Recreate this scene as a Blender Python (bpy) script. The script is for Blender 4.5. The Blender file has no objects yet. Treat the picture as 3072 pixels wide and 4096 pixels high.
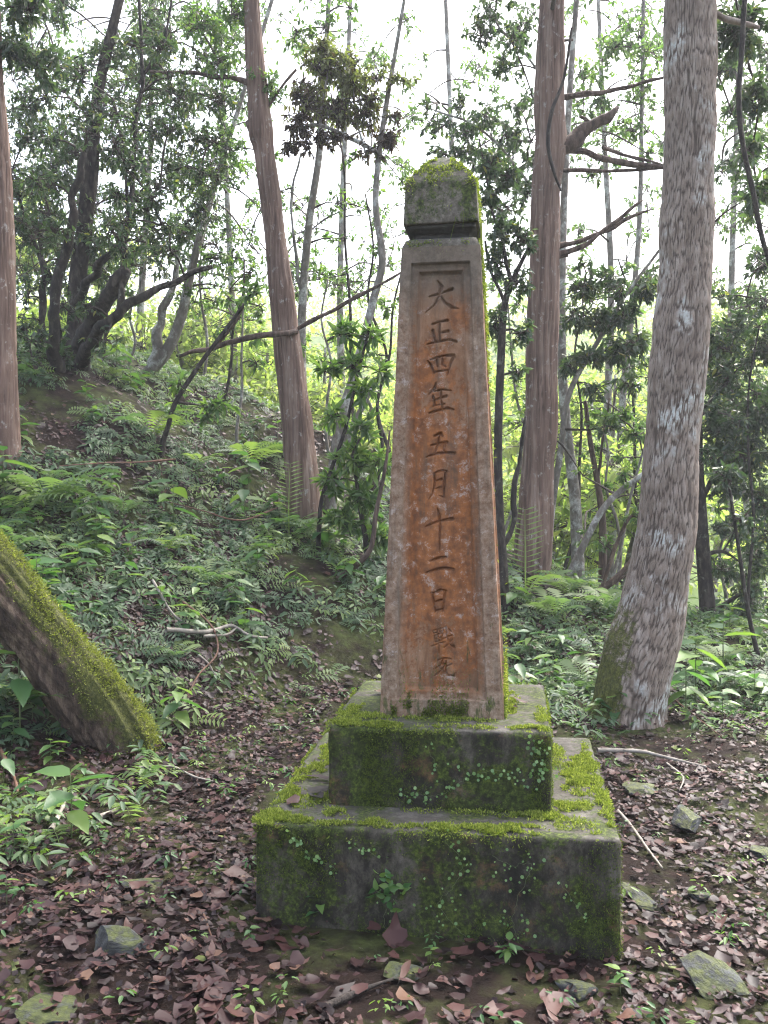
import bpy, bmesh, math, random
import numpy as np
from mathutils import Vector, Matrix, Euler

sc = bpy.context.scene
col = sc.collection
random.seed(7)
rng = np.random.default_rng(11)
PI = math.pi

# ------------------------------------------------------------------ camera
CAM = np.array([0.0, 0.0, 1.56])
PITCH, ROLL, FPX = -0.0247, -0.0069, 3598.0          # focal length in pixels of the 3072 px wide frame
_f = np.array([0, math.cos(PITCH), math.sin(PITCH)])
_r0 = np.array([1.0, 0, 0]); _u0 = np.cross(_r0, _f)
_r = _r0*math.cos(ROLL) + _u0*math.sin(ROLL)
_u = -_r0*math.sin(ROLL) + _u0*math.cos(ROLL)
cd = bpy.data.cameras.new('camera'); cam = bpy.data.objects.new('camera', cd); col.objects.link(cam)
cam.matrix_world = Matrix([[_r[i], _u[i], -_f[i], CAM[i]] for i in range(3)] + [[0, 0, 0, 1]])
cd.sensor_fit = 'HORIZONTAL'; cd.sensor_width = 30.72; cd.lens = FPX/100
cd.clip_start = 0.05; cd.clip_end = 2000
sc.camera = cam

# ------------------------------------------------------------------ sky, sun, exposure
SUN_EL, SUN_AZ = math.radians(55), math.radians(38)     # azimuth from +Y towards +X
w = bpy.data.worlds.new('World'); sc.world = w; w.use_nodes = True
nt = w.node_tree; nt.nodes.clear()
sky = nt.nodes.new('ShaderNodeTexSky'); sky.sky_type = 'NISHITA'; sky.sun_disc = False
sky.sun_elevation = SUN_EL; sky.sun_rotation = SUN_AZ
sky.air_density = 1.0; sky.dust_density = 6.0; sky.ozone_density = 1.0
hs = nt.nodes.new('ShaderNodeHueSaturation'); hs.inputs['Saturation'].default_value = 0.7
bg = nt.nodes.new('ShaderNodeBackground'); bg.inputs['Strength'].default_value = 0.15
ow = nt.nodes.new('ShaderNodeOutputWorld')
nt.links.new(sky.outputs[0], hs.inputs['Color']); nt.links.new(hs.outputs[0], bg.inputs['Color']); nt.links.new(bg.outputs[0], ow.inputs[0])
sl = bpy.data.lights.new('sun', 'SUN'); sl.energy = 1.5; sl.angle = math.radians(22); sl.color = (1, 0.98, 0.955)
so = bpy.data.objects.new('sun', sl); col.objects.link(so)
sd = Vector((math.sin(SUN_AZ)*math.cos(SUN_EL), math.cos(SUN_AZ)*math.cos(SUN_EL), math.sin(SUN_EL)))
so.rotation_euler = sd.to_track_quat('Z', 'Y').to_euler(); so.location = (6, 6, 20)
vs = sc.view_settings; vs.view_transform = 'Standard'; vs.look = 'None'; vs.gamma = 1; vs.exposure = 2.55
sc.render.engine = 'CYCLES'
sc.cycles.max_bounces = 8; sc.cycles.transparent_max_bounces = 8; sc.cycles.use_denoising = True; sc.cycles.filter_width = 1.15

# ------------------------------------------------------------------ numpy helpers
S = 1.8517                                              # the pixel tables below are in a 1659 px wide copy of the photograph
def ray(px, py):
    d = _f + _r*((px*S-1536)/FPX) + _u*((2048-py*S)/FPX)
    return d/d[1]
def P(px, py, d): return CAM + ray(px, py)*d
def PXM(n, d): return n*S/FPX*d                          # n pixels at distance d in metres
def sstep(a, b, x):
    t = np.clip((np.asarray(x, float)-a)/(b-a), 0, 1); return t*t*(3-2*t)
def unit(v): return v/np.maximum(np.linalg.norm(v, axis=-1, keepdims=True), 1e-9)
def _h(i, j, k, s):
    n = (i*374761393 + j*668265263 + k*2147483647 + s*1274126177) & 0xffffffff
    n = ((n ^ (n >> 13))*1274126177) & 0xffffffff
    return ((n ^ (n >> 16)) & 0xffff)/65535.0
def vnoise(p, seed=0):
    p = np.asarray(p, float); i = np.floor(p).astype(np.int64); f = p-i; f = f*f*(3-2*f)
    r = 0
    for a in (0, 1):
        for b in (0, 1):
            for c in (0, 1):
                wgt = (f[..., 0] if a else 1-f[..., 0])*(f[..., 1] if b else 1-f[..., 1])*(f[..., 2] if c else 1-f[..., 2])
                r = r + wgt*_h(i[..., 0]+a, i[..., 1]+b, i[..., 2]+c, seed)
    return r
def fbm(p, oct=3, seed=0):
    p = np.asarray(p, float); a, t, r = 0.5, 0, 0
    for o in range(oct): r = r + a*vnoise(p*2**o, seed+o*17); t += a; a *= 0.5
    return r/t
def xyz(x, y, z=0): return np.stack(np.broadcast_arrays(np.asarray(x, float), np.asarray(y, float), np.asarray(z, float)), -1)

# ------------------------------------------------------------------ terrain height
def H(x, y):
    x = np.asarray(x, float); y = np.asarray(y, float)
    n = fbm(xyz(x*0.5, y*0.5), 3, 3)-0.5
    s = -0.772*(x+1.77) + 0.636*(y-5.05) + 0.7*n
    bank = np.interp(s, [-9, -.5, 0, .5, 1, 2, 3, 4, 6, 9], [0, 0, .08, .38, .66, 1.17, 2.1, 2.7, 3.35, 3.75])
    ridge = 0.42*sstep(6.6, 8.8, y)*np.interp(x, [0, 1.6, 2.6, 4], [1, 1, .45, .25])*(1-sstep(0, 1.5, s))
    base = 0.03 - 0.05*np.clip(x, -2, 2)*np.exp(-((y-3)/3.0)**2) + 0.018*np.clip(y-4, 0, 6)
    yc = np.interp(x, [-12, -6, -2, 0, 2, 6, 12], [22, 15, 11.5, 10.4, 9.6, 9, 9])
    drop = -0.55*np.clip(y-yc, 0, 12)
    hill = 17*sstep(24, 75, y) + 14*sstep(70, 150, y)
    near = np.exp(-(np.maximum(0, y-8)/6)**2)
    bumps = (0.10*n + 0.035*(fbm(xyz(x*3, y*3), 2, 9)-.5)*2)*near
    pad = np.exp(-(((x-.25)/.9)**2+((y-3.6)/.9)**2)**2)
    return base + bank + ridge + drop + hill + bumps*(1-.8*pad) + (1-near)*0.8*n

# ------------------------------------------------------------------ mesh building
def build(name, V, F, mats, parent=None, tint=None, mi=None, smooth=True, extra=None, link=True):
    """F: list of (n,3) / (n,4) index arrays, joined into ONE mesh object"""
    V = np.asarray(V, np.float32); me = bpy.data.meshes.new(name)
    me.vertices.add(len(V)); me.vertices.foreach_set('co', V.ravel())
    F = [np.asarray(f, np.int32) for f in F if len(f)]
    li = np.concatenate([f.ravel() for f in F]); cnt = np.concatenate([np.full(len(f), f.shape[1], np.int32) for f in F])
    me.loops.add(len(li)); me.loops.foreach_set('vertex_index', li)
    me.polygons.add(len(cnt)); st = np.concatenate([[0], np.cumsum(cnt)[:-1]]).astype(np.int32)
    me.polygons.foreach_set('loop_start', st); me.polygons.foreach_set('loop_total', cnt)
    if mi is not None: me.polygons.foreach_set('material_index', np.asarray(mi, np.int32))
    me.polygons.foreach_set('use_smooth', np.full(len(cnt), smooth, bool))
    for k, a in ([('tint', tint)] if tint is not None else []) + list((extra or {}).items()):
        at = me.attributes.new(k, 'FLOAT', 'POINT'); at.data.foreach_set('value', np.asarray(a, np.float32))
    me.update(calc_edges=True)
    for m in (mats if isinstance(mats, (list, tuple)) else [mats]): me.materials.append(m)
    if not link: return me
    o = bpy.data.objects.new(name, me); col.objects.link(o)
    if parent is not None: o.parent = parent
    return o
def inst(name, me, parent=None, M=None):
    o = bpy.data.objects.new(name, me); col.objects.link(o)
    if parent is not None: o.parent = parent
    if M is not None: o.matrix_local = M
    return o
def tag(o, label, cat=None, group=None, kind=None):
    o['label'] = label
    if cat: o['category'] = cat
    if group: o['group'] = group
    if kind: o['kind'] = kind
    return o
def empty(name, loc=(0, 0, 0), rz=0):
    o = bpy.data.objects.new(name, None); col.objects.link(o); o.location = loc; o.rotation_euler = (0, 0, rz); o.empty_display_size = .1
    return o
class Acc:
    """collects pieces of one mesh"""
    def __init__(s): s.V = []; s.F3 = []; s.F4 = []; s.T = []; s.M3 = []; s.M4 = []; s.n = 0
    def add(s, V, F, tint=0.5, mi=0):
        V = np.asarray(V, float); s.V.append(V); s.T.append(np.broadcast_to(np.asarray(tint, float), (len(V),)))
        for f in (F if isinstance(F, list) else [F]):
            f = np.asarray(f, np.int64)
            if not len(f): continue
            (s.F3 if f.shape[1] == 3 else s.F4).append(f+s.n); (s.M3 if f.shape[1] == 3 else s.M4).append(np.full(len(f), mi))
        s.n += len(V)
    def build(s, name, mats, parent=None, **k):
        F = []; M = []
        if s.F3: F.append(np.concatenate(s.F3)); M += s.M3
        if s.F4: F.append(np.concatenate(s.F4)); M += s.M4
        return build(name, np.concatenate(s.V), F, mats, parent, tint=np.concatenate(s.T), mi=np.concatenate(M), **k)

def resample(pts, rad, step):
    pts = np.asarray(pts, float); rad = np.asarray(rad, float)
    if len(pts) == 2: pts = np.array([pts[0], (pts[0]+pts[1])/2, pts[1]]); rad = np.array([rad[0], rad.mean(), rad[1]])
    e = np.vstack([2*pts[0]-pts[1], pts, 2*pts[-1]-pts[-2]])
    out = []; ro = []
    for i in range(len(pts)-1):
        p0, p1, p2, p3 = e[i:i+4]; L = np.linalg.norm(p2-p1); n = max(1, int(math.ceil(L/step)))
        t = (np.arange(n)/n)[:, None]
        out.append(.5*((2*p1)+(-p0+p2)*t+(2*p0-5*p1+4*p2-p3)*t**2+(-p0+3*p1-3*p2+p3)*t**3))
        ro.append(rad[i]+(rad[i+1]-rad[i])*t[:, 0])
    out.append(pts[-1:]); ro.append(rad[-1:])
    return np.concatenate(out), np.concatenate(ro)
def tube(pts, rad, sides=8, step=.2, disp=None, cap=True):
    p, r = resample(pts, rad, step); n = len(p)
    t = unit(np.gradient(p, axis=0))
    ref = np.array([0.13, 1, 0.05]) if abs(t[0, 1]) < .9 else np.array([1., 0, 0])
    a = np.zeros((n, 3)); v = unit(np.cross(ref, t[0]))
    for i in range(n):
        v = v - t[i]*np.dot(v, t[i]); v = v/max(np.linalg.norm(v), 1e-9); a[i] = v
    b = np.cross(t, a); th = np.arange(sides)/sides*2*PI
    dirs = a[:, None]*np.cos(th)[None, :, None]+b[:, None]*np.sin(th)[None, :, None]
    rr = np.broadcast_to(r[:, None], (n, sides)); at = None
    if disp is not None:
        s = np.concatenate([[0], np.cumsum(np.linalg.norm(np.diff(p, axis=0), axis=1))])
        dh, at = disp(th[None, :], s[:, None], r[:, None], p[:, None]+dirs*rr[..., None]); rr = rr+dh
    V = (p[:, None]+dirs*rr[..., None]).reshape(-1, 3)
    i = np.arange(n-1)[:, None]*sides; j = np.arange(sides)[None]; j2 = (j+1) % sides
    F = np.stack([i+j, i+j2, i+sides+j2, i+sides+j], -1).reshape(-1, 4)
    F = [F]
    if cap:
        V = np.vstack([V, p[-1:]+t[-1:]*r[-1]*.3]); k = (n-1)*sides; jj = np.arange(sides)
        F.append(np.stack([k+jj, k+(jj+1) % sides, np.full(sides, len(V)-1)], -1))
        if at is not None: at = np.append(at.ravel(), at.ravel()[-1])
    return V, F, at

# ------------------------------------------------------------------ materials
class NT:
    def __init__(s, name):
        s.m = bpy.data.materials.new(name); s.m.use_nodes = True; s.t = s.m.node_tree; s.t.nodes.clear()
        s.out = s.n('ShaderNodeOutputMaterial')
    def n(s, typ, ins=None, **p):
        o = s.t.nodes.new(typ)
        for k, v in p.items(): setattr(o, k, v)
        for k, v in (ins or {}).items():
            if hasattr(v, 'is_output'): s.t.links.new(v, o.inputs[k])
            else: o.inputs[k].default_value = v
        return o
    def noise(s, vec, scale, detail=4, rough=.6, dist=0):
        return s.n('ShaderNodeTexNoise', {'Vector': vec, 'Scale': scale, 'Detail': detail, 'Roughness': rough, 'Distortion': dist}).outputs['Fac']
    def ramp(s, fac, stops, mode='LINEAR'):
        r = s.n('ShaderNodeValToRGB', {'Fac': fac}); e = r.color_ramp.elements; r.color_ramp.interpolation = mode
        while len(e) < len(stops): e.new(0.5)
        for k, (p, c) in zip(e, stops): k.position = p; k.color = (c[0], c[1], c[2], 1) if hasattr(c, '__len__') else (c, c, c, 1)
        return r.outputs['Color']
    def mix(s, fac, a, b, mode='MIX'):
        m = s.n('ShaderNodeMix', data_type='RGBA', blend_type=mode)
        for k, v in ((0, fac), (6, a), (7, b)):
            if hasattr(v, 'is_output'): s.t.links.new(v, m.inputs[k])
            else: m.inputs[k].default_value = v if k == 0 else (*v, 1)
        return m.outputs[2]
    def math(s, op, a, b=0.0):
        m = s.n('ShaderNodeMath', operation=op)
        for k, v in ((0, a), (1, b)):
            if hasattr(v, 'is_output'): s.t.links.new(v, m.inputs[k])
            else: m.inputs[k].default_value = v
        return m.outputs[0]
    def mapv(s, vec, scale): return s.n('ShaderNodeMapping', {'Vector': vec, 'Scale': scale}).outputs[0]
    def obj(s): return s.n('ShaderNodeTexCoord').outputs['Object']
    def attr(s, name): return s.n('ShaderNodeAttribute', attribute_name=name).outputs['Fac']
    def nz(s): return s.n('ShaderNodeSeparateXYZ', {0: s.n('ShaderNodeNewGeometry').outputs['Normal']}).outputs[2]
    def bump(s, h, strength=.5, dist=.01): return s.n('ShaderNodeBump', {'Height': h, 'Strength': strength, 'Distance': dist}).outputs[0]
    def surf(s, color, rough=.8, normal=None, spec=.5):
        b = s.n('ShaderNodeBsdfPrincipled', {'Base Color': color if hasattr(color, 'is_output') else (*color, 1), 'Roughness': rough, 'Specular IOR Level': spec})
        if normal is not None: s.t.links.new(normal, b.inputs['Normal'])
        return b.outputs[0]
    def done(s, sh): s.t.links.new(sh, s.out.inputs[0]); return s.m

def leaf_mat(name, stops, trans=.35, rough=.4, boost=1.6, spec=.5):
    k = NT(name); c = k.ramp(k.attr('tint'), stops)
    b = k.surf(c, rough, spec=spec)
    tc = k.mix(1.0, c, (boost, boost*1.12, boost*.55), 'MULTIPLY')
    t = k.n('ShaderNodeBsdfTranslucent', {'Color': tc}).outputs[0]
    return k.done(k.n('ShaderNodeMixShader', {0: trans, 1: b, 2: t}).outputs[0])
M = {}
M['leaf_dark'] = leaf_mat('leaf_dark', [(0, (.028, .048, .030)), (.5, (.045, .076, .040)), (.9, (.072, .112, .048)), (1, (.2, .2, .05))], .38, .36)
M['leaf_mid'] = leaf_mat('leaf_mid', [(0, (.045, .085, .03)), (.6, (.085, .15, .045)), (1, (.14, .20, .05))], .45, .4)
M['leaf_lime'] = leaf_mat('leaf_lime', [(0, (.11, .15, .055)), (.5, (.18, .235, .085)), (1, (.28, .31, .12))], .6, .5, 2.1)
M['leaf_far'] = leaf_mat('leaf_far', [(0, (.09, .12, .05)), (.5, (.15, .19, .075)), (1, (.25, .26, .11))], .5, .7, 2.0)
M['leaf_olive'] = leaf_mat('leaf_olive', [(0, (.028, .016, .014)), (.3, (.05, .03, .024)), (.55, (.08, .085, .03)), (1, (.17, .20, .065))], .38, .6)
M['leaf_dead'] = leaf_mat('leaf_dead', [(0, (.030, .016, .013)), (.5, (.065, .030, .022)), (1, (.12, .055, .035))], .15, .6)
M['fern'] = leaf_mat('fern', [(0, (.045, .078, .046)), (.5, (.075, .125, .065)), (1, (.145, .20, .065))], .42, .5, 1.6, .32)
M['herb'] = leaf_mat('herb', [(0, (.03, .075, .028)), (.6, (.055, .125, .04)), (1, (.13, .20, .045))], .38, .42, 1.6, .38)
M['litter'] = leaf_mat('litter', [(0, (.006, .0035, .004)), (.25, (.015, .007, .0075)), (.5, (.028, .0125, .013)), (.72, (.044, .0185, .017)), (.88, (.064, .030, .024)), (.97, (.13, .078, .05)), (1, (.10, .12, .035))], .05, .5, 1.2, .2)
M['moss'] = leaf_mat('moss', [(0, (.03, .042, .012)), (.4, (.095, .125, .022)), (.8, (.20, .235, .048)), (1, (.31, .33, .09))], .35, .9, 1.6, .2)

def bark(name, stops, zs, lich=None, moss=None, attr=True, bumpd=.01, rough=.9):
    k = NT(name); o = k.obj(); v = k.mapv(o, (1, 1, zs))
    n1 = k.noise(v, 22, 5, .65); c = k.ramp(n1, stops)
    c = k.mix(k.ramp(k.noise(o, 2.3, 3), [(.35, 0), (.7, .55)]), c, tuple(np.array(stops[0][1])*.8+.01))
    if attr: c = k.mix(k.ramp(k.attr('tint'), [(.08, .92), (.52, 0)]), c, tuple(np.array(stops[0][1])*.36))
    if lich:
        ln = k.ramp(k.noise(k.mapv(o, (1, 1, .8)), lich[0], 4, .65, .3), [(lich[1]-.02, 0), (lich[1]+.10, .9)])
        f = k.math('MULTIPLY', ln, k.ramp(k.noise(o, 50, 3), [(.35, .35), (.55, 1)]))
        if attr: f = k.math('MULTIPLY', f, k.ramp(k.attr('tint'), [(.35, .0), (.6, 1)]))
        c = k.mix(f, c, lich[2])
    if moss:
        mn = k.math('MULTIPLY', k.attr('moss'), 1.0)
        mf = k.ramp(k.math('ADD', mn, k.math('MULTIPLY', k.math('SUBTRACT', k.noise(o, 11, 8, .8), .5), 1.5)), [(.42, 0), (.56, 1)])
        c = k.mix(mf, c, k.ramp(k.noise(o, 45, 5, .75), [(.34, (.028, .03, .010)), (.5, (.065, .07, .018)), (.66, (.12, .125, .03))]))
    h = k.math('ADD', n1, k.math('MULTIPLY', k.noise(o, 90, 3), .5))
    return k.done(k.surf(c, rough, k.bump(h, .7, bumpd), .3))
M['bark_plate'] = bark('bark_plate', [(.34, (.145, .108, .084)), (.5, (.245, .195, .158)), (.66, (.34, .29, .245))], .35, (3.6, .545, (.44, .46, .435)), moss=True)
M['bark_cedar'] = bark('bark_cedar', [(.34, (.080, .047, .035)), (.5, (.165, .105, .080)), (.66, (.275, .20, .16))], .05, (15, .60, (.36, .34, .31)), moss=True)
M['bark_dark'] = bark('bark_dark', [(.36, (.010, .008, .007)), (.5, (.03, .023, .019)), (.66, (.075, .062, .05))], .4, (9, .62, (.16, .165, .14)), attr=False, bumpd=.02)
M['bark_pale'] = bark('bark_pale', [(.3, (.10, .088, .075)), (.55, (.19, .17, .145)), (.75, (.32, .30, .27))], .5, (6, .52, (.45, .46, .42)), attr=False)
M['bark_red'] = bark('bark_red', [(.34, (.03, .02, .016)), (.5, (.085, .055, .042)), (.68, (.17, .12, .095))], .2, None, attr=False, bumpd=.02)
M['bark_mossy'] = bark('bark_mossy', [(.36, (.035, .022, .016)), (.5, (.095, .062, .045)), (.64, (.20, .145, .10))], .3, None, moss=True, attr=True, bumpd=.03)
M['twig'] = bark('twig', [(.3, (.03, .022, .018)), (.6, (.07, .055, .045)), (.8, (.13, .11, .09))], .5, None, attr=False, bumpd=.002)
M['stick_pale'] = bark('stick_pale', [(.3, (.16, .14, .115)), (.6, (.30, .27, .23)), (.8, (.45, .42, .37))], .5, None, attr=False, bumpd=.002)
M['stick_red'] = bark('stick_red', [(.3, (.06, .032, .022)), (.6, (.13, .07, .045)), (.8, (.22, .13, .09))], .5, None, attr=False, bumpd=.002)

def soil_mat():
    k = NT('soil'); o = k.obj()
    c = k.ramp(k.noise(o, 9, 8, .7), [(.3, (.006, .004, .003)), (.55, (.015, .009, .007)), (.75, (.034, .021, .016))])
    g = k.ramp(k.noise(o, 1.6, 6, .7), [(.46, 0), (.60, .85)])
    c = k.mix(g, c, k.ramp(k.noise(o, 20, 4), [(.3, (.02, .025, .01)), (.7, (.06, .075, .02))]))
    far = k.ramp(k.math('MULTIPLY', k.n('ShaderNodeSeparateXYZ', {0: o}).outputs[1], .02), [(.30, 0), (.6, 1)])
    c = k.mix(far, c, k.ramp(k.noise(o, .6, 6, .7), [(.3, (.05, .085, .03)), (.7, (.14, .19, .06))]))
    return k.done(k.surf(c, .95, k.bump(k.noise(o, 60, 6, .7), .8, .015), .12))
M['soil'] = soil_mat()

def shaft_mat():
    k = NT('shaft_stone'); o = k.obj(); pan = k.attr('panel')
    v = k.mapv(o, (1, 1, .28))
    grey = k.ramp(k.noise(o, 38, 9, .8), [(.34, (.055, .042, .030)), (.47, (.175, .128, .09)), (.62, (.33, .265, .205))])
    brown = k.ramp(k.noise(v, 9, 9, .75, .4), [(.33, (.095, .044, .022)), (.48, (.205, .096, .045)), (.62, (.30, .178, .11))])
    c = k.mix(k.math('ADD', k.math('MULTIPLY', pan, .62), .26), grey, brown)
    z = k.n('ShaderNodeSeparateXYZ', {0: o}).outputs[2]
    # orange crust: strongest in the lower half of the sunk panel
    zone = k.ramp(k.math('MULTIPLY', z, .4), [(.0, .45), (.34, .62), (.5, 1.0), (.68, .92), (.78, .66), (1, .5)])
    of = k.math('ADD', k.noise(k.mapv(o, (1, 1, .6)), 8.5, 9, .74, .4), k.math('MULTIPLY', k.noise(o, 70, 5, .75), .30))
    of = k.ramp(k.math('ADD', of, k.math('MULTIPLY', k.math('SUBTRACT', zone, .6), .33)), [(.645, 0), (.70, .9)])
    of = k.math('MULTIPLY', of, k.math('ADD', k.math('MULTIPLY', pan, .66), .12))
    c = k.mix(of, c, k.ramp(k.noise(o, 34, 5), [(.36, (.11, .034, .011)), (.62, (.31, .105, .026))]))
    # pale lichen speckle and flakes
    lf = k.ramp(k.math('ADD', k.noise(o, 17, 10, .84, .2), k.math('MULTIPLY', zone, .05)), [(.595, 0), (.645, .75)])
    c = k.mix(lf, c, k.ramp(k.noise(o, 80, 3), [(.3, (.27, .22, .19)), (.7, (.44, .38, .34))]))
    # dark water streaks, and shadow painted dark over the head of the panel
    sf = k.ramp(k.noise(k.mapv(o, (1, 1, .09)), 22, 7, .7), [(.52, 0), (.67, .6)])
    c = k.mix(sf, c, (.075, .058, .042))
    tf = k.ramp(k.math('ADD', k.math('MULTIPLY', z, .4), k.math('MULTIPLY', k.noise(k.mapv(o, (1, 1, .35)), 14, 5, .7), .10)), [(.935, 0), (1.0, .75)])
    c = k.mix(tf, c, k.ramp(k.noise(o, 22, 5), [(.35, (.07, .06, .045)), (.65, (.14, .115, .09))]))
    mf = k.ramp(k.math('SUBTRACT', k.noise(k.mapv(o, (1, 1, .3)), 26, 5, .7), k.math('MULTIPLY', z, .36)), [(.26, 0), (.32, .85)])
    c = k.mix(mf, c, k.ramp(k.noise(o, 60, 3), [(.3, (.03, .034, .014)), (.7, (.085, .095, .025))]))
    return k.done(k.surf(c, .85, k.bump(k.math('ADD', k.noise(o, 60, 8, .75), k.math('MULTIPLY', of, .25)), .55, .006), .25))
M['shaft'] = shaft_mat()
def concrete_mat(name, mossy, cap=False):
    k = NT(name); o = k.obj(); nz = k.nz()
    top = k.ramp(nz, [(.55, 0), (.85, 1)])
    side = k.ramp(k.noise(k.mapv(o, (1, 1, .6)), 7, 10, .78, .3), [(.36, (.006, .0055, .004)), (.48, (.022, .019, .014)), (.57, (.066, .057, .044)), (.67, (.13, .115, .095))])
    och = k.ramp(k.noise(o, 3.6, 8, .75), [(.54, 0), (.64, .85)])
    side = k.mix(och, side, k.ramp(k.noise(o, 40, 4), [(.35, (.05, .028, .012)), (.65, (.18, .10, .044))]))
    tp = k.ramp(k.noise(o, 14, 10, .8), [(.36, (.024, .021, .017)), (.5, (.06, .054, .046)), (.64, (.115, .106, .094))])
    dirt = k.ramp(k.noise(o, 45, 4, .7), [(.62, 0), (.68, .7)]); tp = k.mix(dirt, tp, (.06, .035, .028))
    if cap: side = k.ramp(k.noise(o, 34, 10, .82), [(.34, (.045, .038, .028)), (.5, (.105, .09, .07)), (.64, (.19, .17, .14))])
    c = k.mix(top, side, tp)
    mn = k.math('ADD', k.noise(o, 5.2, 9, .8, .4), k.math('MULTIPLY', k.noise(o, 60, 5, .75), .3))
    mf = k.ramp(mn, [(mossy, 0), (mossy+.07, .92)])
    c = k.mix(mf, c, k.ramp(k.noise(o, 70, 4, .7), [(.34, (.008, .011, .003)), (.5, (.030, .043, .007)), (.64, (.085, .112, .015))]))
    return k.done(k.surf(c, .85, k.bump(k.noise(o, 75, 8, .75), .7, .006), .25))
M['plinth'] = concrete_mat('plinth_concrete', .625); M['plinth_up'] = concrete_mat('plinth_concrete_upper', .59); M['cap'] = concrete_mat('cap_stone', .65, True)
def rock_mat():
    k = NT('slate'); o = k.obj()
    c = k.ramp(k.noise(k.mapv(o, (1, 3, 1)), 8, 7, .65), [(.36, (.02, .022, .023)), (.5, (.055, .059, .061)), (.64, (.13, .137, .14))])
    m = k.math('ADD', k.math('MULTIPLY', k.nz(), .28), k.noise(o, 9, 6, .7))
    c = k.mix(k.ramp(m, [(.64, 0), (.74, .9)]), c, k.ramp(k.noise(o, 60, 3), [(.3, (.035, .045, .012)), (.7, (.11, .13, .022))]))
    return k.done(k.surf(c, .6, k.bump(k.noise(k.mapv(o, (1, 1.5, 5)), 22, 8, .75), 1.0, .03), .4))
M['rock'] = rock_mat()
M['creeper'] = leaf_mat('creeper', [(0, (.06, .13, .04)), (.6, (.13, .23, .075)), (1, (.24, .34, .13))], .3, .35)
def flat_mat(name, c, r=.7):
    k = NT(name); return k.done(k.surf(k.mix(k.noise(k.obj(), 30, 3), tuple(np.array(c)*.7), c), r))
M['stem'] = flat_mat('stem_green', (.09, .12, .04)); M['stem_brown'] = flat_mat('stem_brown', (.10, .06, .04))

# ------------------------------------------------------------------ ground
def axis(lo, hi, fine0, fine1, res, grow=1.22):
    a = list(np.arange(fine0, fine1+1e-6, res)); s = res
    while a[-1] < hi: s *= grow; a.append(a[-1]+s)
    s = res
    while a[0] > lo: s *= grow; a.insert(0, a[0]-s)
    return np.array(a)
gx = axis(-150, 150, -4.5, 4.5, .05); gy = axis(-25, 190, 1.6, 11, .05)
X, Y = np.meshgrid(gx, gy); Z = H(X, Y)
i = np.arange(len(gy)-1)[:, None]*len(gx); j = np.arange(len(gx)-1)[None]
ground = build('ground', np.stack([X, Y, Z], -1).reshape(-1, 3), [np.stack([i+j, i+j+1, i+len(gx)+j+1, i+len(gx)+j], -1).reshape(-1, 4)], M['soil'])
tag(ground, 'dark damp forest soil rising to a bank', kind='structure')

# ------------------------------------------------------------------ the monument (local frame: X along its front, Y to its back)
MYAW = -0.1434; MX, MY = 0.2462, 3.641
h1, h2 = 0.40, 0.2908; A, B, C, D = 1.25, 0.8145, 0.4761, 0.3065
Z1, Z2, ZT = h1, h1+h2, h1+2.0968
mon = empty('stone_monument', (MX, MY, 0), MYAW)
tag(mon, 'weathered orange stone obelisk with carved characters standing on two mossy concrete plinths', 'monument')
cyw, syw = math.cos(MYAW), math.sin(MYAW)
def to_local(p): p = np.asarray(p, float)-np.array([MX, MY, 0]); return np.stack([p[..., 0]*cyw+p[..., 1]*syw, -p[..., 0]*syw+p[..., 1]*cyw, p[..., 2]], -1)
def to_world(p): p = np.asarray(p, float); return np.stack([p[..., 0]*cyw-p[..., 1]*syw+MX, p[..., 0]*syw+p[..., 1]*cyw+MY, p[..., 2]], -1)

def rough_box(name, sx, sy, z0, z1, mat, res=.02, rnd=.014, amp=.006, seed=1):
    V = []; F = []; n0 = 0
    hx, hy = sx/2, sy/2
    def face(o, a, b):
        nonlocal n0
        na = max(2, int(np.linalg.norm(a)/res)); nb = max(2, int(np.linalg.norm(b)/res))
        s, t = np.meshgrid(np.linspace(0, 1, na+1), np.linspace(0, 1, nb+1))
        V.append((np.array(o)+s[..., None]*np.array(a)+t[..., None]*np.array(b)).reshape(-1, 3))
        i = np.arange(nb)[:, None]*(na+1); j = np.arange(na)[None]
        F.append(np.stack([i+j, i+j+1, i+na+2+j, i+na+1+j], -1).reshape(-1, 4)+n0); n0 += (na+1)*(nb+1)
    dz = z1-z0
    face((-hx, -hy, z0), (sx, 0, 0), (0, 0, dz)); face((hx, -hy, z0), (0, sy, 0), (0, 0, dz))
    face((hx, hy, z0), (-sx, 0, 0), (0, 0, dz)); face((-hx, hy, z0), (0, -sy, 0), (0, 0, dz))
    face((-hx, -hy, z1), (sx, 0, 0), (0, sy, 0))
    V = np.concatenate(V)
    r = rnd*(.5+1.4*fbm(V*6, 3, seed+40))[:, None]
    q = np.clip(V, np.array([-hx, -hy, z0-9])+r, np.array([hx, hy, z1])-r); d = V-q; L = np.linalg.norm(d, axis=1, keepdims=True)
    V = np.where(L > 1e-6, q+d/np.maximum(L, 1e-6)*r, V)
    nrm = unit(V-np.clip(V, np.array([-hx, -hy, z0-9])+.03, np.array([hx, hy, z1])-.03))
    V = V + nrm*((fbm(V*9, 4, seed)-.5)*2*amp + (fbm(V*40, 2, seed+5)-.5)*amp*.8)[:, None]
    o = build(name, V, F, mat, mon)
    bm = bmesh.new(); bm.from_mesh(o.data); bmesh.ops.remove_doubles(bm, verts=bm.verts, dist=.0015); bm.to_mesh(o.data); bm.free()
    return o
lp = rough_box('lower_plinth', A, A, -.22, Z1, M['plinth'], seed=2)
up = rough_box('upper_plinth', B, B, Z1-.01, Z2, M['plinth_up'], seed=8)
lp['label'] = 'wide dark concrete base step with moss and creeping plants'; up['label'] = 'narrower concrete block green with moss under the shaft'

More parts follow.
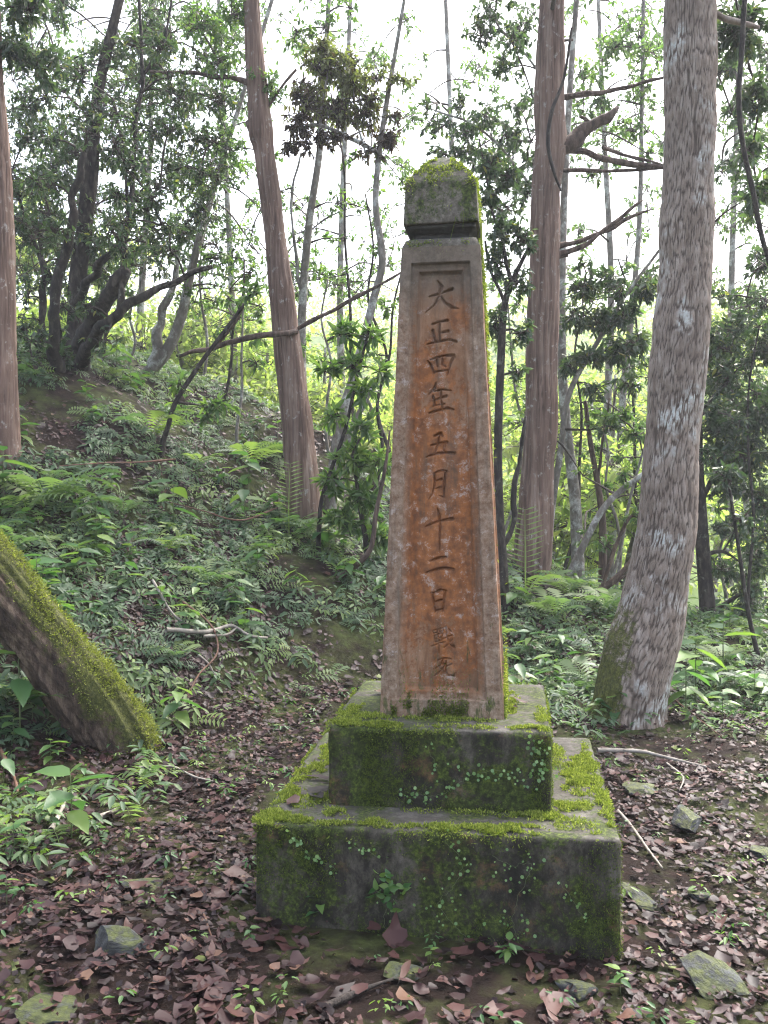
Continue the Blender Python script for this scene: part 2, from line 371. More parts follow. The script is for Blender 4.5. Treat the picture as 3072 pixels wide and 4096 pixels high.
# carved inscription: brush strokes (x, y, width) read off two enlargements of the front face
ZA = (1400, 550, 0.5424); ZB = (1400, 1650, 0.5878)
STROKES = [
 # dai
 (ZA, [(578, 1160, 14), (640, 1142, 24), (700, 1122, 22), (748, 1104, 34)]), (ZA, [(638, 1042, 12), (668, 1085, 34), (655, 1150, 28), (620, 1215, 20), (552, 1277, 8)]),
 (ZA, [(655, 1145, 16), (695, 1205, 24), (742, 1240, 36), (795, 1248, 10)]),
 # sho
 (ZA, [(600, 1365, 20), (660, 1345, 20), (710, 1338, 28)]), (ZA, [(655, 1350, 20), (652, 1420, 22), (660, 1490, 22)]), (ZA, [(658, 1428, 18), (718, 1418, 26)]),
 (ZA, [(603, 1412, 28), (622, 1500, 22)]), (ZA, [(563, 1514, 14), (640, 1496, 24), (720, 1480, 24), (778, 1494, 26)]),
 # shi
 (ZA, [(566, 1640, 18), (590, 1670, 26), (612, 1728, 20)]), (ZA, [(585, 1630, 14), (680, 1600, 22), (760, 1598, 28), (768, 1612, 18)]), (ZA, [(758, 1606, 28), (738, 1660, 22), (714, 1738, 10)]),
 (ZA, [(632, 1628, 26), (640, 1680, 16)]), (ZA, [(676, 1612, 22), (672, 1660, 18), (700, 1682, 14)]), (ZA, [(612, 1722, 16), (712, 1708, 18)]),
 # nen
 (ZA, [(628, 1800, 12), (618, 1840, 26), (575, 1888, 10)]), (ZA, [(610, 1866, 16), (680, 1852, 24), (736, 1860, 14)]), (ZA, [(606, 1905, 24), (622, 1968, 14)]),
 (ZA, [(606, 1936, 16), (650, 1920, 20), (704, 1902, 28)]), (ZA, [(664, 1860, 20), (668, 1940, 22), (678, 2012, 22)]), (ZA, [(608, 1975, 14), (690, 1958, 18)]), (ZA, [(578, 2026, 18), (650, 2008, 24), (715, 1990, 26), (756, 2002, 20)]),
 # go
 (ZB, [(566, 158, 18), (610, 140, 30), (624, 158, 14)]), (ZB, [(602, 155, 18), (590, 220, 20), (566, 285, 14)]), (ZB, [(545, 222, 16), (600, 208, 20), (652, 202, 30)]), (ZB, [(640, 210, 22), (632, 275, 16)]),
 (ZB, [(512, 304, 14), (580, 278, 26), (640, 272, 22), (704, 276, 30)]),
 # gatsu
 (ZB, [(566, 418, 22), (572, 480, 18), (552, 560, 12), (530, 590, 6)]), (ZB, [(570, 412, 14), (620, 394, 22), (650, 400, 20)]), (ZB, [(643, 402, 22), (636, 490, 16), (632, 580, 14), (604, 568, 8)]),
 (ZB, [(576, 468, 14), (618, 455, 20)]), (ZB, [(574, 520, 12), (614, 508, 18)]),
 # ju
 (ZB, [(512, 778, 14), (580, 750, 26), (640, 736, 22), (690, 728, 32)]), (ZB, [(588, 655, 10), (602, 700, 28), (606, 780, 20), (604, 860, 16), (604, 960, 6)]),
 # ni
 (ZB, [(540, 1018, 16), (600, 996, 26), (648, 990, 20)]), (ZB, [(514, 1098, 16), (580, 1076, 26), (640, 1064, 24), (694, 1074, 26)]),
 # nichi
 (ZB, [(552, 1238, 24), (566, 1300, 20), (576, 1366, 18)]), (ZB, [(560, 1240, 16), (610, 1218, 26), (646, 1224, 22)]), (ZB, [(640, 1226, 24), (632, 1300, 16), (626, 1364, 14)]),
 (ZB, [(576, 1298, 14), (618, 1284, 20)]), (ZB, [(574, 1360, 16), (624, 1348, 18)]),
 # sen
 (ZB, [(556, 1494, 9), (562, 1514, 9), (586, 1508, 8), (588, 1488, 8), (556, 1494, 8)]), (ZB, [(602, 1484, 9), (606, 1506, 9), (628, 1498, 8), (628, 1478, 8), (602, 1484, 8)]),
 (ZB, [(566, 1532, 12), (572, 1576, 11)]), (ZB, [(566, 1532, 10), (620, 1514, 13), (626, 1520, 10)]), (ZB, [(622, 1518, 12), (616, 1564, 10)]), (ZB, [(570, 1554, 8), (618, 1540, 9)]), (ZB, [(572, 1575, 9), (616, 1562, 10)]),
 (ZB, [(548, 1604, 9), (600, 1584, 13), (640, 1574, 10)]), (ZB, [(594, 1516, 10), (598, 1600, 12), (600, 1650, 8)]),
 (ZB, [(632, 1552, 9), (664, 1534, 12), (690, 1528, 12)]), (ZB, [(646, 1470, 12), (656, 1545, 13), (676, 1592, 13), (704, 1614, 16), (700, 1590, 6)]), (ZB, [(688, 1556, 13), (664, 1590, 10), (636, 1612, 6)]), (ZB, [(664, 1484, 8), (682, 1502, 14)]),
 # shi
 (ZB, [(588, 1702, 10), (630, 1686, 15), (678, 1690, 12)]), (ZB, [(624, 1694, 14), (606, 1736, 14), (566, 1760, 6)]), (ZB, [(608, 1726, 10), (642, 1722, 14), (622, 1764, 12), (570, 1808, 6)]), (ZB, [(596, 1740, 8), (612, 1758, 13)]),
 (ZB, [(688, 1724, 13), (652, 1742, 8)]), (ZB, [(646, 1704, 14), (648, 1780, 13), (664, 1804, 14), (704, 1808, 14), (714, 1784, 5)]),
]
hw = lambda z: C/2 + (D-C)/2*(z-Z2)/(ZT-Z2)
SEG = []
o_l = to_local(CAM); kk = (D-C)/2/(ZT-Z2); a0 = C/2-kk*Z2           # front face: y = -(a0 + kk z)
for (ox, oy, s), pts in STROKES:
    q = []
    for (x, y, wd) in pts:
        d = to_local(CAM+ray((ox+x*s)/S, (oy+y*s)/S))-o_l
        t = -(a0+kk*o_l[2]+o_l[1])/(d[1]+kk*d[2]); p = o_l+d*t
        q.append((p[0], p[2], max(wd*s, 3.8)/FPX*3.25/2))
    q = np.array(q)
    n = len(q)
    for m in range(n-1): SEG.append((q[m], q[m+1]))
def carve(x, z):
    best = np.full(x.shape, -1.0)
    for a, b in SEG:
        lo = np.minimum(a, b)-.03; hi = np.maximum(a, b)+.03
        m = (x > lo[0]) & (x < hi[0]) & (z > lo[1]) & (z < hi[1])
        if not m.any(): continue
        xx, zz = x[m], z[m]; dx, dz = b[0]-a[0], b[1]-a[1]
        t = np.clip(((xx-a[0])*dx+(zz-a[1])*dz)/max(dx*dx+dz*dz, 1e-9), 0, 1)
        dd = np.hypot(xx-a[0]-t*dx, zz-a[1]-t*dz)
        best[m] = np.maximum(best[m], a[2]+(b[2]-a[2])*t-dd)
    return np.clip(best+.0008, 0, .006)*2.7                       # steep walls, about 15 mm deep
def panel_depth(x, z, h):
    """distance in from the frame's inner line -> depth of the moulded sunk panel"""
    e = np.minimum(h*.735-np.abs(x), np.minimum(z-(Z2+.066), (ZT-.062)-z))
    cr = np.minimum(h*.735-np.abs(x), (ZT-.062)-z)
    return np.interp(e, [0, .004, .018, .030, .034, .042, .048], [0, .015, .019, .019, .028, .036, .036]), np.interp(e, [.0, .03], [0, 1])
def shaft():
    V = []; F = []; PA = []; n0 = 0
    for k in range(4):
        fine = k == 0
        brk = np.array([0, .004, .018, .030, .034, .042, .048])
        us = np.linspace(-1, 1, 175) if fine else np.unique(np.concatenate([np.linspace(-1, 1, 29), .735-brk/.2, -.735+brk/.2]))
        zs = np.linspace(Z2-.004, ZT, 720) if fine else np.unique(np.concatenate([np.linspace(Z2-.004, ZT, 70), Z2+.066+brk, ZT-.062-brk]))
        U, Zz = np.meshgrid(us, zs); h = hw(Zz); x = U*h
        dep, pa = panel_depth(x, Zz, h)
        if fine: dep = dep + carve(x, Zz)
        y = -h+dep
        p = np.stack([x, y, Zz], -1)
        ang = k*PI/2; c, s = math.cos(ang), math.sin(ang)
        p = np.stack([p[..., 0]*c-p[..., 1]*s, p[..., 0]*s+p[..., 1]*c, p[..., 2]], -1)
        # worn surface and nibbled arrises
        ed = np.exp(-((1-np.abs(U))*h/.008)**2)
        n = (fbm(p*14, 3, 4)-.5)*.004+(fbm(p*60, 2, 6)-.5)*.0016 - ed*(.004+.010*np.clip(fbm(p*22, 3, 31)-.5, 0, 1))
        p = p + unit(np.stack([p[..., 0], p[..., 1], 0*p[..., 2]], -1))*n[..., None]
        V.append(p.reshape(-1, 3)); PA.append((pa if fine else .55+.45*pa).ravel())  # side frames get extra orange, painting their backlit edges into the colour
        i = np.arange(len(zs)-1)[:, None]*len(us); j = np.arange(len(us)-1)[None]
        F.append(np.stack([i+j, i+j+1, i+len(us)+j+1, i+len(us)+j], -1).reshape(-1, 4)+n0); n0 += p.shape[0]*p.shape[1]
    o = build('shaft', np.concatenate(V), F, M['shaft'], mon, extra={'panel': np.concatenate(PA)})
    o['label'] = 'tapering orange-stained shaft with a sunk panel of carved characters'
shaft()
def ring_stack(name, prof, mat, res=16, seed=3, amp=.004):
    """square section stack from (half width, z) pairs"""
    V = []; F = []
    t = np.linspace(-1, 1, res+1)[:-1]
    sq = np.concatenate([np.stack([t, -np.ones(res)], 1), np.stack([np.ones(res), t], 1), np.stack([-t, np.ones(res)], 1), np.stack([-np.ones(res), -t], 1)])
    m = len(sq)
    for hw_, z in prof:
        rr = np.clip(np.abs(sq).min(1), 0, 1)**8*.02
        V.append(np.column_stack([sq*hw_*(1-rr)[:, None], np.full(m, z)]))
    V = np.concatenate(V)
    V = V + unit(V*np.array([1, 1, .3])-np.array([0, 0, 0]))*((fbm(V*16, 3, seed)-.5)*2*amp)[:, None]*np.array([1, 1, .5])
    i = np.arange(len(prof)-1)[:, None]*m; j = np.arange(m)[None]; j2 = (j+1) % m
    F = np.stack([i+j, i+j2, i+m+j2, i+m+j], -1).reshape(-1, 4)
    return build(name, V, [F], mat, mon)
K0 = .1475; zk = h1+2.1884; zk2 = h1+2.3467; za = h1+2.4765
k = NT('neck_stained_shaded'); o_ = k.obj(); M['neck'] = k.done(k.surf(k.ramp(k.noise(o_, 30, 6, .7), [(.3, (.018, .017, .015)), (.6, (.045, .042, .036)), (.8, (.10, .09, .075))]), .9, k.bump(k.noise(o_, 70, 6), .5, .005), .2))  # dark tone holds algae stain plus painted shade under the cap
sh = ring_stack('shoulder', [(.151, ZT-.002), (.150, ZT+.006), (.140, ZT+.030), (.128, ZT+.037), (.100, ZT+.0385)], M['cap'], seed=20, amp=.003); sh['label'] = 'mossy sloping shoulder at the top of the shaft'
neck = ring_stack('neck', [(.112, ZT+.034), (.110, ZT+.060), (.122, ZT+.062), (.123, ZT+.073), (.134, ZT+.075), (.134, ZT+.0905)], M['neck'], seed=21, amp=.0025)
neck['label'] = 'stepped moulding between shaft and cap, dark with algae stain and painted shade'
prof = [(.120, zk-.002), (.1455, zk), (.1475, zk+.006)]+[(K0+(.1375-K0)*t, zk+.006+(zk2-zk-.006)*t) for t in np.linspace(.1, 1, 12)]
prof += [(.1385*(1-t)**(.62+.10*t), zk2+.002+(za+.012-zk2)*t) for t in np.linspace(.05, .985, 18)] + [(.001, za+.013)]
cap = ring_stack('cap', prof, M['cap'], seed=5, amp=.006); cap['label'] = 'grey mossy block cap with a low pointed top'

# ------------------------------------------------------------------ leaf and plant templates
OVAL = (np.array([(0, 0, 0), (.28, -.46, .07), (.66, -.38, .03), (1, 0, -.10), (.66, .38, .03), (.28, .46, .07)]), [np.array([(0, 1, 2, 3), (0, 3, 4, 5)])])
RHOMB = (np.array([(0, 0, 0), (.45, -.5, .05), (1, 0, -.05), (.45, .5, .05)]), [np.array([(0, 1, 2), (0, 2, 3)])])
def leafset(tpl, pos, dr, upv, L, W):
    dr = unit(dr); side = np.cross(upv, dr); side = unit(side); nm = np.cross(dr, side)
    T = tpl[0]; L = np.asarray(L)[:, None, None]; W = np.asarray(W)[:, None, None]
    V = pos[:, None]+L*T[None, :, :1]*dr[:, None]+W*T[None, :, 1:2]*side[:, None]+L*T[None, :, 2:]*nm[:, None]
    k = len(T); n = len(pos)
    F = [(f[None]+(np.arange(n)*k)[:, None, None]).reshape(-1, f.shape[1]) for f in tpl[1]]
    return V.reshape(-1, 3), F
def scatter(tpl, pos, R, sc_):
    T = tpl[0]; V = pos[:, None]+np.einsum('nij,kj->nki', R, T)*np.asarray(sc_).reshape(-1, 1, 1)
    k = len(T); n = len(pos)
    return V.reshape(-1, 3), [(f[None]+(np.arange(n)*k)[:, None, None]).reshape(-1, f.shape[1]) for f in tpl[1]]
def rotz_tilt(n, tilt, yaw=None, base=None):
    a = rng.uniform(0, 2*PI, n) if yaw is None else yaw
    nrm = np.stack([rng.normal(0, tilt, n), rng.normal(0, tilt, n), np.ones(n)], -1)
    if base is not None: nrm = unit(base+nrm*np.array([1, 1, 0])*1.0)
    nrm = unit(nrm); d = np.stack([np.cos(a), np.sin(a), np.zeros(n)], -1); d = unit(d-nrm*(d*nrm).sum(1, keepdims=True)); s = np.cross(nrm, d)
    return np.stack([d, s, nrm], -1)
def ground_normal(x, y, e=.06): return unit(np.stack([-(H(x+e, y)-H(x-e, y))/(2*e), -(H(x, y+e)-H(x, y-e))/(2*e), np.ones_like(x)], -1))

# ------------------------------------------------------------------ trees
def blob_leaves(acc, c, r, n, size, twm, anchor=None, droop=.5, aspect=.42, tlo=0, thi=1, m=9, twig_r=.004):
    """twigs spread through an ellipsoid, leaves along them"""
    nt_ = max(3, int(n/m)); c = np.asarray(c, float); r = np.asarray(r, float)
    dirs = unit(rng.normal(size=(nt_, 3))); e = c+dirs*r*rng.uniform(.35, 1.0, (nt_, 1))**.6
    e = e + (fbm(e*1.7, 2, 77)[:, None]-.5)*r*.9
    s = c+(e-c)*rng.uniform(.15, .55, (nt_, 1))+rng.normal(size=(nt_, 3))*r*.12
    mid = (s+e)/2+np.array([0, 0, .12])*np.linalg.norm(e-s, axis=1, keepdims=True)
    # twig ribbons: three-sided tubes
    path = np.stack([s, mid, e], 1); tv = unit(e-s); a = unit(np.cross(tv, np.array([.3, .2, 1.]))); b = np.cross(tv, a)
    V = []; rad = np.array([1, .7, .25])*twig_r
    for q in range(3):
        for th in (0, 2.09, 4.19): V.append(path[:, q]+(a*math.cos(th)+b*math.sin(th))*rad[q])
    V = np.stack(V, 1).reshape(-1, 3); idx = (np.arange(nt_)*9)[:, None]
    F = np.concatenate([np.stack(np.broadcast_arrays(idx+q*3+k, idx+q*3+(k+1) % 3, idx+q*3+3+(k+1) % 3, idx+q*3+3+k), -1).reshape(-1, 4) for q in (0, 1) for k in range(3)])
    acc.add(V, F, .5, 1)
    t = rng.uniform(.15, 1.0, (nt_, m))[..., None]
    pos = ((1-t)**2*s[:, None]+2*t*(1-t)*mid[:, None]+t*t*e[:, None]).reshape(-1, 3)
    N = len(pos); tw = np.repeat(tv, m, 0)
    dr = unit(tw*.5+rng.normal(size=(N, 3))*.75+np.array([0, 0, -droop])); upv = unit(rng.normal(size=(N, 3))*.5+np.array([0, 0, 1]))
    L = size*rng.uniform(.6, 1.25, N); tt = np.clip(np.repeat(rng.uniform(tlo, thi, nt_), m)+rng.normal(0, .13, N), 0, 1)
    tt = np.where(rng.random(N) < .012, 1, tt*.93)
    lv, lf = leafset(twm, pos, dr, upv, L, L*aspect*rng.uniform(.8, 1.2, N))
    acc.add(lv, lf, np.repeat(tt, len(twm[0])), 0)
    if anchor is not None:
        a_, ra = anchor; d = np.linalg.norm(c-a_)
        k1 = a_+(c-a_)*.5+np.array([0, 0, .10*d])+rng.normal(size=3)*.05*d
        tvv, tf, _ = tube([a_, k1, c], [min(ra*.6, .012+.010*d), .008+.006*d, .005], 5, .15); acc.add(tvv, tf, .5, 1)
        k = rng.choice(nt_, min(nt_, 14), False)                 # a few real sub-branches to the twigs
        for q in k:
            tvv, tf, _ = tube([c, (c+s[q])/2+rng.normal(size=3)*.03, s[q]], [.006, .005, .004], 4, .2, cap=False); acc.add(tvv, tf, .5, 1)
def disp_plate(cw=.0215, ch=.11, amp=.011):
    def f(th, s, r, pos):
        rr = .22; u = th*rr/cw+.30*np.sin(s*4.1)+.15*np.sin(s*11+1); v = s/ch+0*th
        u, v = np.broadcast_arrays(u, v); nu = int(round(2*PI*rr/cw)); u = u/(2*PI*rr/cw)*nu
        iu, iv = np.floor(u).astype(np.int64), np.floor(v).astype(np.int64); d1 = np.full(u.shape, 9.); d2 = np.full(u.shape, 9.)
        for a in (-1, 0, 1):
            for b in (-1, 0, 1):
                cu = (iu+a) % nu; px = iu+a+.22+.56*_h(cu, iv+b, 0, 5); py = iv+b+.0+1.0*_h(cu, iv+b, 0, 9)
                d = np.hypot(u-px, (v-py)*.55); sm = d < d1; d2 = np.where(sm, d1, np.minimum(d2, d)); d1 = np.where(sm, d, d1)
        e = np.clip((d2-d1)/.34, 0, 1); big = (fbm(pos*3, 3, 14)-.5)*.05
        return (e**.7-.6)*amp+big, e
    return f
def disp_cedar(amp=.010, seed=0, freq=110):
    def f(th, s, r, pos):
        th, s = np.broadcast_arrays(th, s); wob = .12*np.sin(s*2.3+seed)+.05*np.sin(s*6.1)
        p = np.stack([np.cos(th+wob)*freq/6.3, np.sin(th+wob)*freq/6.3, s*1.5+seed*3], -1)
        n = fbm(p, 3, 50+seed); n = np.clip(.5+(n-.5)*1.2, 0, 1)
        lobes = .05*np.sin(th*3+seed)*np.clip(1-s*0, 0, 1)*r
        return (n-.5)*2*amp+lobes+(fbm(pos*2.2, 2, seed+3)-.5)*.06*(r/.2), np.clip(n*1.1+.05, 0, 1)
    return f
def trunk(name, table, d, mat, parent, sides=48, step=.03, disp=None, moss=None, extend=0, root=True, rough=.0):
    """table: (px, py, width px[, distance]) from top to bottom"""
    pts = []; rad = []
    for q in table:
        dd = q[3] if len(q) > 3 else d
        pts.append(P(q[0], q[1], dd)); rad.append(PXM(q[2], dd)/2)
    pts = [np.array(p) for p in pts]
    if extend:
        v = unit(pts[0]-pts[1]); pts.insert(0, pts[0]+v*extend); rad.insert(0, rad[0]*.8)
    if root:
        b = pts[-1]; g = float(H(b[0], b[1])); v = pts[-1]-pts[-2]; v = v/max(np.linalg.norm(v), 1e-6)
        if b[2] > g-.15: pts.append(np.array([b[0]+v[0]*.15, b[1]+v[1]*.15, g-.25])); rad.append(rad[-1]*1.12)
    V, F, at = tube(pts[::-1], rad[::-1], sides, step, disp)
    at = np.full(len(V), .5) if at is None else at
    ex = {'moss': moss(V) if moss is not None else np.zeros(len(V))}
    o = build(name, V, F, mat, parent, tint=at, extra=ex)
    return o, np.array(pts[::-1]), np.array(rad[::-1])
def branch(table, d, mat, parent, sides=10, step=.06, name='branch'):
    pts = [P(q[0], q[1], q[3] if len(q) > 3 else d) for q in table]; rad = [PXM(q[2], d)/2 for q in table]
    pts, rad = resample(pts, rad, .22); jr = np.random.default_rng(int(abs(table[0][0]*13+table[-1][1]))); pts = pts+jr.normal(0, 1, pts.shape)*np.minimum(.5*rad, .02)[:, None]*np.r_[0, np.ones(len(pts)-2), 0][:, None]
    sd_ = int(abs(table[0][0]*7+table[0][1])) % 97
    def dsp(th, s, r, pos): return (fbm(pos*9, 3, sd_)-.5)*1.0*r*np.ones_like(th), np.full(np.broadcast_shapes(th.shape, s.shape), .5)
    V, F, at = tube(pts, rad, sides, step, dsp)
    return build(name, V, F, mat, parent, tint=at, extra={'moss': np.zeros(len(V))}), np.array(pts), np.array(rad)

def tree(name, label, table, d, mat, leaf=None, blobs=(), limbs=(), extend=0, size=.08, disp=None, sides=20, step=.06, group=None, moss=None, droop=.5, aspect=.42, tpl=OVAL, dens=1.0, root=True, cat='tree', crown='crown', m=9, limb=None):
    base = P(table[-1][0], table[-1][1], table[-1][3] if len(table[-1]) > 3 else d); g = float(H(base[0], base[1]))
    e = empty(name, (base[0], base[1], g)); e.matrix_world = Matrix.Translation((base[0], base[1], g)); tag(e, label, cat, group)
    inv = np.array([base[0], base[1], g])
    t, pp, rr = trunk('trunk', table, d, mat, None, sides, step, disp, moss, extend, root)
    sk = [resample(pp, rr, .15)]
    obs = [t]
    for lb in limbs:
        b, bp, br = branch(lb, d, limb or mat, None); obs.append(b); sk.append(resample(bp, br, .15))
    SP = np.concatenate([s[0] for s in sk]); SR = np.concatenate([s[1] for s in sk])
    if blobs:
        acc = Acc()
        def far_(q): c = P(q[0], q[1], q[5] if len(q) > 5 else d); return np.linalg.norm(SP-c, axis=1).min()
        for q in sorted(blobs, key=far_):
            px, py, rx, ry, n = q[:5]; dd = q[5] if len(q) > 5 else d
            c = P(px, py, dd); r = np.array([PXM(rx, dd), max(PXM(rx, dd), PXM(ry, dd))*.8, PXM(ry, dd)])
            cost = np.linalg.norm(SP-c, axis=1)+np.maximum(0, SP[:, 2]-c[2])*.5; k = int(np.argmin(cost))
            blob_leaves(acc, c, r, int(n*dens), size, tpl, (SP[k], SR[k]), droop, aspect, tlo=q[6] if len(q) > 6 else 0, thi=q[7] if len(q) > 7 else 1, m=m)
            t_ = np.linspace(.3, 1, 6)[:, None]; SP = np.vstack([SP, SP[k]+(c-SP[k])*t_]); SR = np.append(SR, np.full(6, .012))
        obs.append(acc.build(crown, [M[leaf], M['twig']]))
    for o in obs:
        o.data.transform(Matrix.Translation((-inv[0], -inv[1], -inv[2]))); o.parent = e
    return e

def fill(n, x0, x1, y0, y1, r0, r1, leaves, d0, d1, hole=None, seed=0):
    r = random.Random(seed); out = []
    while len(out) < n:
        x, y = r.uniform(x0, x1), r.uniform(y0, y1)
        if hole and any(((x-h[0])/h[2])**2+((y-h[1])/h[3])**2 < 1 for h in hole): continue
        rr = r.uniform(r0, r1); out.append((x, y, rr, rr*r.uniform(.6, 1), leaves*r.uniform(.6, 1.3), r.uniform(d0, d1)))
    return out
# --- right-hand tree with plated, lichen-spotted bark
def moss_plate(V):
    b = P(1360, 1520, 6.0); hgt = V[:, 2]-b[2]
    cen = np.interp(hgt, [0, .35, .8, 1.2], [b[0]+.02, b[0]+.10, b[0]+.24, b[0]+.31])
    return np.clip(.34-(V[:, 0]-cen+.10)*3.4, 0, .75)*np.clip(1.1-hgt*.8, 0, 1)
tree('lichen_tree', 'thick straight tree with plated brown bark, white lichen patches and mossy foot', [(1490, -40, 101), (1490, 150, 104), (1489, 300, 106), (1480, 600, 110), (1463, 800, 116), (1449, 1000, 115), (1439, 1150, 119), (1412, 1300, 136), (1386, 1400, 150), (1363, 1490, 154), (1357, 1530, 160), (1352, 1565, 186)],
     6.0, M['bark_plate'], 'leaf_dark', [(1600, 60, 75, 70, 700, 6.6), (1640, 200, 60, 60, 450, 6.8), (1640, 420, 45, 60, 280, 7), (1625, 320, 40, 40, 160, 7), (1520, -60, 140, 60, 900, 6.3)]+fill(20, 1000, 1950, -1300, -220, 130, 260, 330, 4.6, 8.5, None, 21),
     limbs=[[(1530, 20, 22), (1570, 40, 14), (1640, 60, 8)], [(1659, 660, 14, 5.9), (1640, 668, 11, 5.95), (1618, 664, 7, 6)]] if False else [[(1530, 20, 22), (1570, 40, 14), (1640, 60, 8)]],
     extend=3.2, disp=disp_plate(), sides=180, step=.018, moss=moss_plate, size=.075)
# --- right-centre cedar with broken limbs
tree('cedar_tree', 'reddish cedar trunk with broken stub limbs and snapped branches reaching towards the lichen tree', [(1192, -30, 52), (1187, 120, 60), (1186, 250, 64), (1188, 310, 70), (1178, 420, 60), (1174, 550, 62), (1170, 700, 65), (1167, 900, 68), (1161, 1000, 71), (1155, 1100, 75), (1147, 1230, 80), (1145, 1285, 90)],
     9.0, M['bark_cedar'], 'leaf_mid', fill(16, 850, 1500, -700, -120, 90, 170, 300, 7.5, 11, None, 22), limbs=[
     [(1205, 212, 14), (1235, 210, 13), (1330, 193, 10), (1432, 168, 7)], [(1195, 335, 40), (1235, 308, 36), (1280, 280, 28), (1318, 248, 20), (1334, 232, 11)], [(1280, 275, 10), (1266, 258, 9), (1252, 252, 7)],
     [(1205, 318, 18), (1260, 328, 16), (1340, 348, 13), (1440, 364, 9)], [(1205, 369, 9), (1300, 369, 8), (1440, 362, 7)], [(1300, 318, 7), (1380, 345, 8), (1445, 362, 5)],
     [(1186, 556, 22), (1215, 550, 13), (1270, 525, 11), (1330, 478, 9), (1388, 432, 5)], [(1200, 532, 14), (1240, 524, 10), (1290, 506, 9), (1345, 478, 8), (1408, 452, 4)], [(1212, 88, 7), (1238, 86, 5)], [(1208, 555, 7), (1228, 553, 5)]],
     extend=3.5, limb=M['bark_red'], disp=disp_cedar(.012, 2), sides=90, step=.035, moss=lambda V: np.clip(.30-(V[:, 2]-P(1147, 1260, 9)[2])*.5, 0, .42))
# --- left-centre cedar
tree('cedar_tree', 'leaning reddish-brown cedar trunk with a knotted fork, growing on the fern bank', [(541, -30, 36), (549, 100, 40), (557, 200, 44), (566, 290, 52), (572, 330, 42), (594, 500, 43), (616, 700, 56), (640, 900, 60), (655, 1050, 66), (662, 1130, 72), (668, 1190, 96)],
     9.0, M['bark_cedar'], 'leaf_mid', [(575, 185, 45, 55, 380), (470, 130, 60, 60, 420), (430, 60, 60, 50, 420), (500, 30, 50, 50, 380)]+fill(16, 150, 900, -700, -120, 90, 170, 300, 7.5, 11, None, 23), limbs=[
     [(640, 716, 10, 8.9), (590, 722, 12, 8.75), (520, 731, 12, 8.75), (455, 752, 11, 8.8), (388, 770, 8, 8.8)], [(470, 742, 8, 8.8), (495, 712, 8, 8.75), (525, 662, 6, 8.7)], [(640, 712, 10), (720, 672, 9), (800, 626, 7), (868, 588, 5)],
     [(545, 182, 12), (500, 170, 11), (430, 160, 9), (325, 155, 6)], [(565, 300, 22), (545, 285, 20), (536, 262, 14)], [(560, 265, 9), (590, 215, 7), (640, 150, 5)]],
     extend=3, limb=M['bark_red'], disp=disp_cedar(.011, 5), sides=84, step=.035, size=.06, moss=lambda V: np.clip(.62-(V[:, 2]-P(668, 1190, 9)[2])*1.1+(V[:, 0]-P(675, 1160, 9)[0])*1.2, 0, .8))
# --- left edge trunk
tree('cedar_tree', 'tall trunk with peeling grey-brown bark high on the fern bank above the mossy log', [(-30, -40, 50), (-22, 150, 54), (-10, 400, 68), (-8, 650, 78), (-6, 850, 88), (-2, 985, 100)],
     7.6, M['bark_cedar'], 'leaf_dark', [(60, 20, 70, 50, 420), (30, 110, 60, 50, 300), (90, 150, 60, 60, 330)]+fill(16, -400, 300, -900, -100, 110, 220, 330, 5, 9, None, 24), extend=3, disp=disp_cedar(.014, 9), sides=90, step=.03, size=.075)
# --- mossy leaning log
def moss_log(V):
    ax = unit(P(265, 1590, 5.05)-P(0, 1268, 4.85)); q = V-P(265, 1590, 5.05); along = q@ax; rad_ = unit(q-along[:, None]*ax)
    return np.clip(.40+.5*(rad_@unit(np.array([.5, -.05, .8])))+.7*(fbm(V*4, 3, 8)-.5), 0, 1)
log = tree('leaning_trunk', 'thick fallen trunk leaning out of the litter, bright moss along its upper side', [(-330, 867, 132, 4.75), (-120, 1122, 136, 4.8), (0, 1268, 128, 4.85), (130, 1426, 134, 4.95), (232, 1552, 142, 5.05), (272, 1618, 152, 5.1), (300, 1690, 166, 5.15)],
     5.0, M['bark_mossy'], None, (), disp=disp_cedar(.032, 3, 48), sides=96, step=.025, moss=moss_log, root=False, cat='fallen trunk')
lt = [o for o in log.children][0]; lv_ = np.empty(len(lt.data.vertices)*3); lt.data.vertices.foreach_get('co', lv_); lv_ = lv_.reshape(-1, 3); lvw = lv_+np.array(log.location)
mk = moss_log(lvw); acc = Acc(); idx = rng.choice(len(lv_), 30000, p=np.clip(mk-.45, 0, 1)/np.clip(mk-.45, 0, 1).sum()); pj = lv_[idx]+rng.normal(0, .012, (30000, 3))
ax_ = unit(P(265, 1590, 5.05)-P(0, 1268, 4.85)); q_ = lvw[idx]-P(265, 1590, 5.05); nr_ = unit(q_-(q_@ax_)[:, None]*ax_); kp = fbm(pj*8, 4, 5) > .47; pj, nr_ = pj[kp], nr_[kp]
d_ = unit(nr_+rng.normal(size=pj.shape)*.9); ln_ = rng.uniform(.008, .022, len(pj)); v_, f_ = leafset(RHOMB, pj, d_, unit(rng.normal(size=pj.shape)), ln_, ln_*.4); acc.add(v_, f_, np.repeat(np.clip(rng.normal(.45, .22, len(pj)), 0, 1), 4), 0)
M['moss_olive'] = leaf_mat('moss_olive', [(0, (.05, .058, .014)), (.4, (.14, .16, .028)), (.8, (.24, .265, .045)), (1, (.32, .34, .08))], .3, .85)
mo = acc.build('moss', [M['moss_olive']], log); mo['kind'] = 'stuff'
